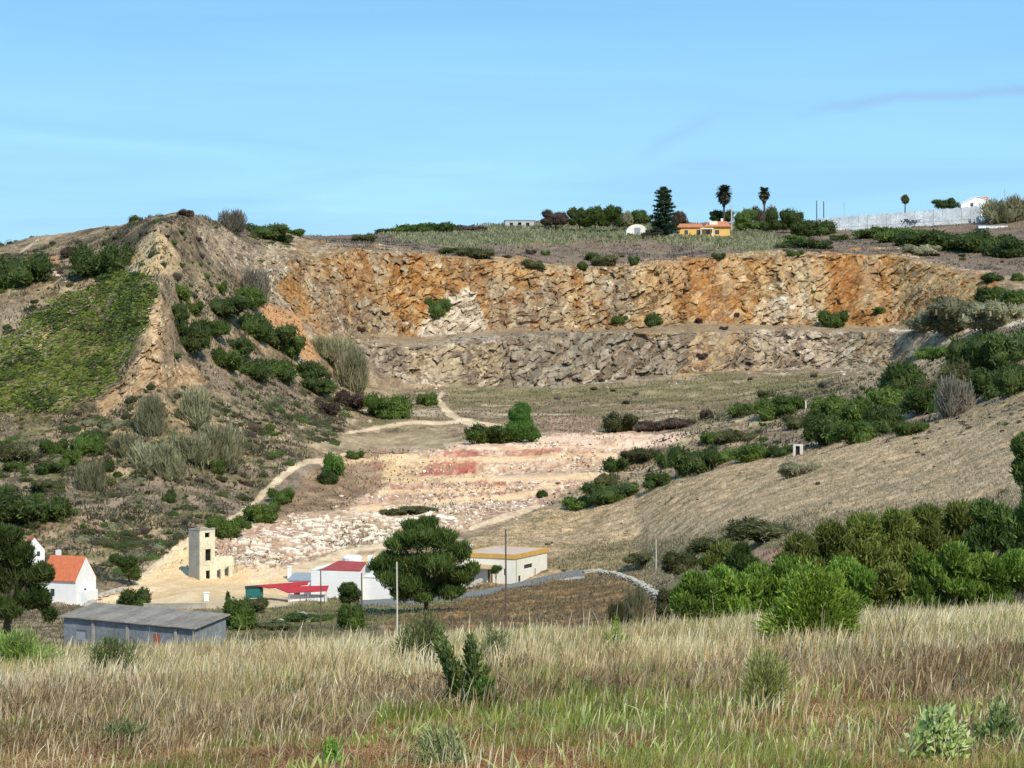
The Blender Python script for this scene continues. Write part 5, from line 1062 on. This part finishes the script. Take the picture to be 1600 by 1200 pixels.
# plateau trees
def ptree(px,rows,hw,kind,label,name='broadleaf_tree',Yd=790,n=2600,seed=1,shape=None):
    t0,b0=rows; b0+=9; r=random.Random(seed); lob=[(px+r.uniform(-.6,.6)*hw,r.uniform(t0+(b0-t0)*.3,b0-(b0-t0)*.2),hw*.5,(b0-t0)*.34) for _ in range(6)]+[(px,(t0+b0)/2,hw*.7,(b0-t0)*.42),(px-hw*.5,b0-8,hw*.5,9),(px+hw*.5,b0-8,hw*.5,9)]
    return tree(name,label,px,Yd,shape or lob,kind,.36,n,tr=.3,seed=seed,sub=4)
ptree(868,(327,345),24,'brown','low brownish tree at the left end of the plateau clump')
ptree(905,(322,346),20,'dark','dark rounded tree second in the plateau clump',seed=2)
ptree(930,(319,347),20,'green','green tree third in the plateau clump',seed=3)
ptree(958,(318,347),20,'green','tallest green tree of the plateau clump left of the conifer',seed=4)
ptree(975,(328,348),14,'reed','pale blue green agave like tree beside the white arched barn',seed=5)
ptree(1000,(324,342),22,'dark','dark tree rising behind the white arched barn',seed=6,Yd=805)
ptree(1064,(328,350),14,'brown','brownish tree against the right side of the conifer',seed=7)
ptree(1128,(325,340),20,'dark','dark tree behind the yellow villa roofs',seed=8,Yd=805)
ptree(1166,(322,352),20,'green','green tree between the two palms',seed=9)
ptree(1205,(322,352),18,'dark','dark tree right of the second palm',seed=10)
ptree(1236,(319,352),20,'dark','boxy dark tree beside the white water tank',seed=11)
ptree(1255,(340,362),20,'dark','dark bushy tree below the water tank',seed=12,Yd=775)
ptree(1414,(304,321),8,'olive','small round tree poking above the greenhouse',seed=13,Yd=822,n=1500,shape=[(1414,312,6.5,7.5),(1414,310,5,6),(1415,315,5,4)])
ptree(1474,(311,321),19,'dark','dark clipped hedge above the greenhouse','hedge',seed=14,Yd=820,shape=[(1462,316,8,4.5),(1474,317,8,6),(1486,315,8,6.5),(1498,320,8,4),(1470,322,12,5),(1486,322,10,5)])
# conifer with tiered limbs
g=at(1037,765); s=765/F; t=thing('conifer',g,0,'tall dark tiered conifer standing on the plateau left of the yellow villa','tree')
r=np.random.default_rng(4); ht=(H-292)*s-g[2]; parts=[];bt=tube([[0,0,-.5],[0,0,ht*.6],[.1,0,ht]],[.35,.2,.05],7); lobs=[]
for k in range(13):
    u=k/12; z=ht*(.10+.86*u); R=(4.9*(1-u)**.7+.8)*(1.0 if k!=11 else 1.9)
    for a in range(7):
        an=a*.9+k*1.3+r.uniform(-.3,.3); rr=R*r.uniform(.6,1.25); z=ht*(.06+.90*u)+r.uniform(-.45,.45)
        for q in (.35,.65,.95): lobs.append((np.array([math.cos(an)*rr*q,math.sin(an)*rr*q,z+.25*rr*q*.5]),np.array([.95,.95,.5])*(1.15-.45*q)*(1.2-.4*u)))
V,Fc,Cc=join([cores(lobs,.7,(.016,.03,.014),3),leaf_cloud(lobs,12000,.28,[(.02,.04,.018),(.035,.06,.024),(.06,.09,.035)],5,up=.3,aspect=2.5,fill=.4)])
link('crown',npmesh('crown',V,Fc,M_leaf,Cc),t); link('trunk',npmesh('trunk',bt[0],bt[1],M_bark,bt[2]),t)
# palms with hanging skirts
def palm(px,Yd,rows,hw,label,seed,cone=None):
    g=at(px,Yd); s=Yd/F; t=thing('palm_tree',g,0,label,'palm tree'); r=np.random.default_rng(seed); top=(H-rows[0])*s-g[2]; bot=(H-rows[1])*s-g[2]; cz=top-(top-bot)*.42
    fr=[]; cols_=[]
    for i in range(260):
        an=r.uniform(0,6.28); el=r.uniform(-1.4,1.2); le=hw*s*(1.35 if el>-.4 else 1.1)*r.uniform(.85,1.1)*(1 if el>-.5 else 1.25); d=np.array([math.cos(an)*math.cos(el),math.sin(an)*math.cos(el),math.sin(el)]); p0=np.array([0,0,cz]); prev=p0; side=unit(np.cross(d,[0,0,1.])); w=.5
        for k in range(3):
            nx=prev+d*le/3*np.array([1,1,1.15]); d=unit(d+np.array([0,0,-.32])); ww=w*(1,.9,.5)[k]
            fr.append([prev-side*w,prev+side*w,nx+side*ww,nx-side*ww]); prev=nx; w=ww; cols_+= [(.055,.065,.03) if el>-.1 else (.12,.095,.065)]*4
    V=np.array(fr).reshape(-1,3); link('fronds',npmesh('fronds',V,np.arange(len(V)).reshape(-1,4),M_leaf,np.array(cols_)),t)
    V,Fc,Cc=tube([[0,0,-.5],[.1,0,cz*.5],[0,0,cz]],[.42,.36,.34],8); link('trunk',npmesh('trunk',V,Fc,M_bark,Cc),t)
    V,Fc,Cc=tube([[0,0,cz+.3],[0,0,cz-.6],[0,0,bot-.3]],[.5,1.1,.5],9); link('skirt',npmesh('skirt',V,Fc,M_leaf,np.tile((.11,.09,.06),(len(V),1))),t)
palm(1131,800,(288,322),11,'larger palm with a shaggy brown skirt on the skyline',1)
palm(1194,795,(290,318),8,'smaller palm with a narrow crown on the skyline, right of the larger one',2)
g=at(1194,785)
shrub(1195,356,15,34,'brown','dome','grey brown conical thicket at the foot of the smaller palm',name='bush')

# yard odds and ends
b=base(322,940); t=thing('gate_pillar',b,10,'squat white gate pillar in the sandy yard beyond the shed','pillar')
part('shaft',[bx(-.35,.35,-.35,.35,-.5,1.1)],M_white,t); part('cap',[bx(-.45,.45,-.45,.45,1.1,1.22)],M_white,t)
b=base(452,905); t=thing('gate_pillar',b,0,'tall white pillar at the left end of the grey roofed annex','pillar')
part('shaft',[bx(-.3,.3,-.3,.3,-.5,2.0)],M_white,t); part('cap',[bx(-.4,.4,-.4,.4,2.0,2.12)],M_white,t)
stonewall([(437,975),(452,968),(470,964),(486,972)],.5,.6,'short broken stone wall in the garden right of the shed',26,'ruined_wall',seed=8)
stonewall([(135,952),(150,938),(170,930),(190,925)],.6,.5,'pale rock bank at the right corner of the orange roofed house',60,'rock_bank',seed=9)
# ================================================================ grove on the right
G_='trees of the green grove on the right'
gl=[('grove',1132,105,[(1132,866,24,20),(1150,876,24,20),(1112,880,20,16),(1135,895,26,20)],'dark olive tree at the left end of the grove, by the pink field patch'),
('pine',1158,100,[(1158,862,12,12),(1150,878,18,16),(1170,885,16,14)],'small dark tree with a pointed tip at the left end of the grove'),
('grove',1250,108,[(1250,860,26,26),(1235,885,28,24),(1265,895,28,28)],'olive tree just right of the pink field patch'),
('grove',1298,110,[(1298,842,28,28),(1285,870,30,28),(1310,885,30,30)],'yellow green tree behind the round bright bush of the field'),
('grove',1350,112,[(1350,826,28,26),(1335,855,32,30),(1365,880,34,34)],'tall olive tree in the middle of the grove'),
('grove',1400,114,[(1400,820,28,28),(1388,850,32,30),(1412,875,36,36)],'olive tree right of the middle of the grove, back row'),
('grove',1448,116,[(1448,812,28,26),(1440,845,34,32),(1462,870,36,36)],'olive tree behind the left end of the right front trees'),
('grove',1500,118,[(1500,806,30,28),(1488,838,34,30),(1515,860,36,34)],'broad olive tree of the back row, second from the right edge'),
('pine',1545,100,[(1538,800,20,22),(1560,812,24,24),(1545,838,34,26),(1580,850,30,26),(1530,860,26,22)],'dark green pine rising above the right front trees'),
('pine',1602,90,[(1600,700,22,28),(1612,740,34,30),(1625,790,40,40),(1596,730,12,18),(1600,830,30,40),(1605,880,30,40)],'tall dark pine cut by the right edge'),
('shoot',1085,78,[(1082,915,20,20),(1102,920,22,18),(1068,930,16,16)],'bright green leafy shrub tree at the left end of the front row'),
('shoot',1130,79,[(1128,905,24,20),(1150,915,24,20),(1115,922,20,18)],'bright green shrub tree second in the front row'),
('shoot',1190,80,[(1185,905,26,22),(1170,922,24,18),(1208,915,24,22)],'bright green shrub tree third in the front row'),
('shoot',1235,80,[(1235,895,26,24),(1250,918,28,22)],'bright green shrub tree left behind the round field bush'),
('shoot',1330,82,[(1318,892,24,22),(1342,905,24,22),(1325,925,26,18)],'green shrub tree right behind the round field bush'),
('grove',1395,84,[(1390,905,28,26),(1412,922,28,22),(1370,925,22,18)],'darker shrub tree in the gap between the two bright rows'),
('shoot',1450,80,[(1445,888,22,24),(1465,900,26,26),(1440,918,20,20)],'bright green tree at the left end of the right front group'),
('shoot',1500,80,[(1490,875,26,28),(1512,890,28,26),(1500,918,30,20)],'bright green tree in the middle of the right front group'),
('shoot',1548,80,[(1540,888,26,24),(1562,895,26,24),(1550,920,30,20)],'bright green tree right of the middle of the right front group'),
('shoot',1592,80,[(1590,885,26,26),(1605,905,28,26)],'bright green tree of the front group at the right edge')]
for i,(k,px,Yd,lo,lb) in enumerate(gl):
    far_=Yd>95; xs_=[q[0] for q in lo]; w_=max(q[2] for q in lo)
    if px<1590: lo=lo+[(min(xs_)+4,(918 if far_ else 945),w_,22),(max(xs_)-4,(922 if far_ else 948),w_,24)]+([] if far_ else [(px,966,w_,16)])
    tree('grove_tree',lb,px,Yd*1.0,lo,k,.15 if far_ else .125,13000,tr=.12,seed=40+i,up=.85,aspect=2.4,fill=.65,core=.5,sub=11,small=.9)
# ================================================================ the camera's own hill: grass, weeds and bushes
def blades(name,n,dens,hfun,pal,seed,label,wid=.007,lean=.28,Y0=15.,Y1=62.,cat='grass',seedhead=0.):
    r=np.random.default_rng(seed); m=int(n*3.2)
    u=r.random(m); Yb=(Y0**1.4+(Y1**1.4-Y0**1.4)*u)**(1/1.4); Xb=(r.random(m)*2-1)*(Yb*.26+2.0)
    # clumps
    q=r.random(m)*6.28; 
    pxb=800+F*Xb/Yb
    d=dens(Xb,Yb,pxb); k=r.random(m)<d; Xb,Yb=Xb[k][:n],Yb[k][:n]; n=len(Xb)
    cl=vn(Xb/.35,Yb/.5,Xb*0,seed+5); 
    Zb=gzv(Xb,Yb)-.02; h=hfun(Xb,Yb)*r.uniform(.55,1.15,n)*(1+.3*cl); an=r.random(n)*6.28; ln=h*np.abs(r.normal(size=n))*lean; wind=.10*h
    dx=np.cos(an)*ln+wind;dy=np.sin(an)*ln; fa=r.random(n)*3.14; wd_=wid*.5*(.35+.65*np.clip(Yb/38,0,1.2)); sx,sy=np.cos(fa)*wd_,np.sin(fa)*wd_; wv=r.uniform(.6,1.6,n)
    V=np.zeros((n,8,3),np.float32)
    for j,(t,w) in enumerate(((0,1.),(.45,.9),(.8,.75+seedhead),(1.,.15+seedhead*.5))):
        b=t*t; cx=Xb+dx*b;cy=Yb+dy*b;cz=Zb+h*(t-.18*b*np.minimum(1,(ln/np.maximum(h,.01))))
        V[:,2*j,0]=cx-sx*w*wv;V[:,2*j,1]=cy-sy*w*wv;V[:,2*j,2]=cz;V[:,2*j+1,0]=cx+sx*w*wv;V[:,2*j+1,1]=cy+sy*w*wv;V[:,2*j+1,2]=cz
    bi=np.arange(n)[:,None]*8; Fc=np.concatenate([bi+np.array([[0,1,3,2]]),bi+np.array([[2,3,5,4]]),bi+np.array([[4,5,7,6]])],0)
    pal=np.array(pal); tt_=np.clip(.5+.45*vn(Xb/1.3,Yb/1.8,Xb*0,seed+9)+.30*r.normal(size=n),0,1); c=np.stack([np.interp(tt_,np.linspace(0,1,len(pal)),pal[:,i]) for i in range(3)],-1)
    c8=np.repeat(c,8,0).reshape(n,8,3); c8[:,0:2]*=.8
    o=link(name,npmesh(name,V.reshape(-1,3),Fc,M_leaf,c8.reshape(-1,3))); tag(o,label,cat,kind='stuff')
def patch(x,y,sc,seed,lo=-.1,hi=.3): return ss(lo,hi,.7*vn(x/sc,y/sc/1.6,x*0,seed)+.45*vn(x/sc*2.7,y/sc*2.,x*0,seed+1))
hN=lambda x,y: .22+.36*ss(22,36,y)+.05*vn(x/3,y/4,x*0,3)
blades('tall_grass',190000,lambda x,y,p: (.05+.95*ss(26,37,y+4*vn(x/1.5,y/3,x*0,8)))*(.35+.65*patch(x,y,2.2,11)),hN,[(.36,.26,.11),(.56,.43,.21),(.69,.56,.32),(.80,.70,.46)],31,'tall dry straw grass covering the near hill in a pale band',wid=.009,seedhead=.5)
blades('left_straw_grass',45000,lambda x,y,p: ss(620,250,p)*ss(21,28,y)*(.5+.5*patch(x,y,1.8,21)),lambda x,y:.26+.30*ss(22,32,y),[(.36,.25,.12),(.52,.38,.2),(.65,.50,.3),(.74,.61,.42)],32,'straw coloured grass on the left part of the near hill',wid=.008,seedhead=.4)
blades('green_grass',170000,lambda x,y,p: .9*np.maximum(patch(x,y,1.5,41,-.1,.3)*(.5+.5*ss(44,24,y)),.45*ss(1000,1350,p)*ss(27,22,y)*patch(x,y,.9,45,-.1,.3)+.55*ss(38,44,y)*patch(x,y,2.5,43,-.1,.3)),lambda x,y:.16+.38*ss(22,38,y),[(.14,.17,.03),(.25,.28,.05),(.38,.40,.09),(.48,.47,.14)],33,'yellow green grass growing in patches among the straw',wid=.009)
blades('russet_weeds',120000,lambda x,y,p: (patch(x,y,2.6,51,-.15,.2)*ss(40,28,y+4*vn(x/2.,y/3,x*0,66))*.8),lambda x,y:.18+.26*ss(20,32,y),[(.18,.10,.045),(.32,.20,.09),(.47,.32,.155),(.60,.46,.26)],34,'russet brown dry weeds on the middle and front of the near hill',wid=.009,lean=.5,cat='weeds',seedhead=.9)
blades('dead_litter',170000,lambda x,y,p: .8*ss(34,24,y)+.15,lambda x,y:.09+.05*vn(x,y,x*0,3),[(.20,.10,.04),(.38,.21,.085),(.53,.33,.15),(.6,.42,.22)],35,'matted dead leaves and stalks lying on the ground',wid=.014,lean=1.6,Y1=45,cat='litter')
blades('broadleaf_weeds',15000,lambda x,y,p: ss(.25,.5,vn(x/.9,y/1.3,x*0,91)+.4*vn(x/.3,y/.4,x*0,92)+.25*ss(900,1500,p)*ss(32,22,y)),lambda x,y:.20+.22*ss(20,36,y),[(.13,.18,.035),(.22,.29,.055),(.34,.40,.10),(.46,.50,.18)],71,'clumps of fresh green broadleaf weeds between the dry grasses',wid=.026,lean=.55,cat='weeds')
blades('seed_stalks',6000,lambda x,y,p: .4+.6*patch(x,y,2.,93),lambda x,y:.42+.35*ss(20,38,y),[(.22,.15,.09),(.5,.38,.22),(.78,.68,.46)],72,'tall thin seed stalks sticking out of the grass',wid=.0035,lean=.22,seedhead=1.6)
def shoots(name,label,px,row,tips,n_leaf,leaf,pal,cat='shrub',stemcol=(.10,.08,.05),sr_=.012,asp=3.2,branch=3,spread=.12,start=.25,Yd=None,seed=1,bw=.10,curve=.0):
    p=pick(px,row,10) if Yd is None else at(px,Yd); s=p[1]/F; r=np.random.default_rng(seed); t=thing(name,p,0,label,cat)
    st=[];LP=[];LD=[]
    for (tx,ty) in tips:
        tip=np.array([(tx-px)*s,r.uniform(-.5,.5)*abs(ty-row)*s*.35,(row-ty)*s]); b0=np.array([r.normal()*bw,r.normal()*bw,-.05]); mid=b0*.5+tip*.5+np.array([-(tip[0])*.12,0,np.linalg.norm(tip)*.04])
        st.append(tube([b0,b0*.7+mid*.3,mid,tip],[sr_,sr_*.9,sr_*.65,sr_*.3],5,stemcol))
        for k in range(n_leaf):
            u=start+(1-start)*r.random()**.8; c=(1-u)**2*b0+2*u*(1-u)*mid+u*u*tip; ax=unit(tip-b0)
            off=r.normal(size=3)*spread*(1.15-.6*u); LP.append(c+off); LD.append(unit(off/ (spread+1e-6)*.5+ax*1.0+r.normal(size=3)*.25))
    LP=np.array(LP);LD=np.array(LD); n=len(LP); sx=unit(np.cross(LD,r.normal(size=(n,3)))); ls=leaf*r.uniform(.6,1.4,(n,1)); a=LD*ls*.5; b=sx*ls/asp*.5
    V=np.stack([LP-a,LP-a*.1+b,LP+a,LP-a*.1-b],1).reshape(-1,3); pal=np.array(pal); tt_=np.clip(.5+.28*r.normal(size=n),0,1); c=np.stack([np.interp(tt_,np.linspace(0,1,len(pal)),pal[:,i]) for i in range(3)],-1)
    link('leaves',npmesh('leaves',V,np.arange(n*4).reshape(-1,4),M_leaf,np.repeat(c,4,0)),t)
    V,Fc,Cc=join(st); link('stems',npmesh('stems',V,Fc,M_bark,Cc),t); return t
rq=random.Random(5)
def fan(cx,cy,w,h,n,seed=1):
    q=random.Random(seed); o=[]
    for _ in range(n):
        a=q.uniform(-1.25,1.25); rr=q.uniform(.6,1.0); o.append((cx+math.sin(a)*w*rr,cy-math.cos(a)*h*rr))
    return o
GRN=[(.14,.22,.025),(.25,.37,.04),(.37,.52,.065),(.50,.64,.12)]
shoots('field_bush','large round bright green bush in the straw grass on the right',1270,1035,fan(1270,1028,88,150,95,3),230,.085,GRN,Yd=37,sr_=.012,spread=.11,start=.40,seed=2)
shoots('field_bush','small dark green bush at the right foot of the V shaped shrub',752,1118,fan(752,1112,26,62,16,4),170,.06,[(.04,.08,.015),(.07,.13,.025),(.12,.20,.04),(.19,.27,.07)],spread=.05,seed=3,start=.1)
shoots('forked_shrub','V shaped green shrub with one arm leaning left in the straw grass',733,1118,[(682,985),(690,1000),(678,1010),(700,1020),(735,992),(740,1000),(728,1010),(748,1020),(760,1045),(712,1040),(722,1060),(745,1060),(700,1048),(764,1070),(700,1082),(778,1088),(770,1100),(712,1095),(688,1030)],260,.065,[(.05,.09,.018),(.10,.15,.03),(.17,.23,.06),(.26,.31,.10)],spread=.045,seed=4,start=.22,sr_=.014)
shoots('feathery_plant','feathery yellow green fennel like plant right of centre in the front grass',1190,1112,fan(1200,1108,44,105,34,6),170,.07,[(.18,.20,.05),(.32,.35,.09),(.47,.48,.15),(.60,.58,.24)],asp=9,spread=.07,seed=5,start=.1,bw=.05)
shoots('feathery_plant','soft bright green mound at the left edge behind the straw grass',25,1078,fan(25,1075,85,102,90,7),230,.10,[(.10,.16,.03),(.19,.28,.05),(.28,.38,.08),(.36,.46,.12)],asp=8,spread=.14,Yd=37,seed=6,start=.05,bw=.3)
shoots('feathery_plant','small green feathery plant left of centre on the near crest',185,1075,fan(185,1070,60,92,40,8),190,.09,[(.10,.14,.04),(.18,.23,.06),(.26,.31,.1)],asp=8,spread=.1,Yd=37,seed=7,start=.05,bw=.2)
shoots('feathery_plant','tall yellow green feathery plant on the crest below the pine',660,1045,fan(665,1040,60,98,44,9),190,.09,[(.14,.18,.05),(.24,.29,.09),(.34,.38,.14)],asp=8,spread=.1,Yd=37,seed=8,start=.05,bw=.2)
shoots('feathery_plant','thin green feathery plant on the crest below the dark pole',770,1040,fan(775,1035,30,80,24,19),140,.08,[(.13,.16,.05),(.22,.26,.09),(.3,.34,.13)],asp=8,spread=.09,Yd=37,seed=18,start=.05,bw=.12)
shoots('leafy_weed','pale leafy weed at the bottom right of the field',1470,1195,fan(1470,1190,50,95,26,10),70,.06,[(.22,.30,.08),(.36,.46,.14),(.5,.58,.24),(.62,.68,.36)],asp=2.2,spread=.05,seed=9,start=.1,bw=.12)
shoots('leafy_weed','pale leafy weed at the right edge of the field',1560,1180,fan(1560,1175,44,80,20,11),60,.06,[(.22,.30,.08),(.38,.47,.15),(.52,.6,.27)],asp=2.2,spread=.05,seed=10,start=.1,bw=.12)
shoots('leafy_weed','bright green weed at the bottom edge left of centre',520,1205,fan(520,1200,16,50,8,12),60,.05,[(.12,.24,.02),(.2,.38,.04),(.3,.5,.08)],asp=2.6,spread=.03,seed=11,start=.05,bw=.04)
shoots('leafy_weed','soft green tuft at the bottom left of the field',195,1175,fan(195,1170,50,52,26,13),90,.05,[(.12,.17,.05),(.2,.27,.08),(.3,.36,.14)],asp=6,spread=.06,seed=12,start=.05,bw=.15)
shoots('leafy_weed','yellow green tuft at the bottom edge in the centre',690,1200,fan(690,1195,46,70,26,14),90,.06,[(.2,.24,.08),(.32,.37,.14),(.45,.5,.24)],asp=7,spread=.06,seed=13,start=.05,bw=.15)
shoots('dead_twig','bare grey forked twig standing in the straw grass on the right',1405,1030,[(1385,955),(1398,960),(1418,950),(1440,962),(1408,945),(1428,975),(1390,985)],6,.03,[(.2,.15,.1),(.3,.24,.18)],'twig',(.16,.12,.10),sr_=.012,spread=.03,seed=14,bw=.01)
shoots('dead_twig','dark bare twig in the brown weeds right of centre',965,1115,[(958,1015),(968,1035),(945,1090),(925,1105),(975,1060),(950,1070)],6,.03,[(.1,.06,.04),(.2,.13,.09)],'twig',(.07,.045,.035),sr_=.008,spread=.03,seed=15,bw=.01)
shoots('dead_twig','pale dry stalks in the straw grass left of the V shaped shrub',680,1120,[(678,1055),(682,1065),(660,1050),(665,1075)],10,.03,[(.5,.42,.3),(.6,.52,.4)],'stalk',(.5,.42,.32),sr_=.007,spread=.02,seed=16,bw=.02)
shoots('field_bush','small yellow green sapling on the crest below the pale stone wall',960,1035,fan(960,1032,20,85,16,15),110,.07,GRN,spread=.06,Yd=37,seed=17,start=.1)
print('done',time.time()-T0)
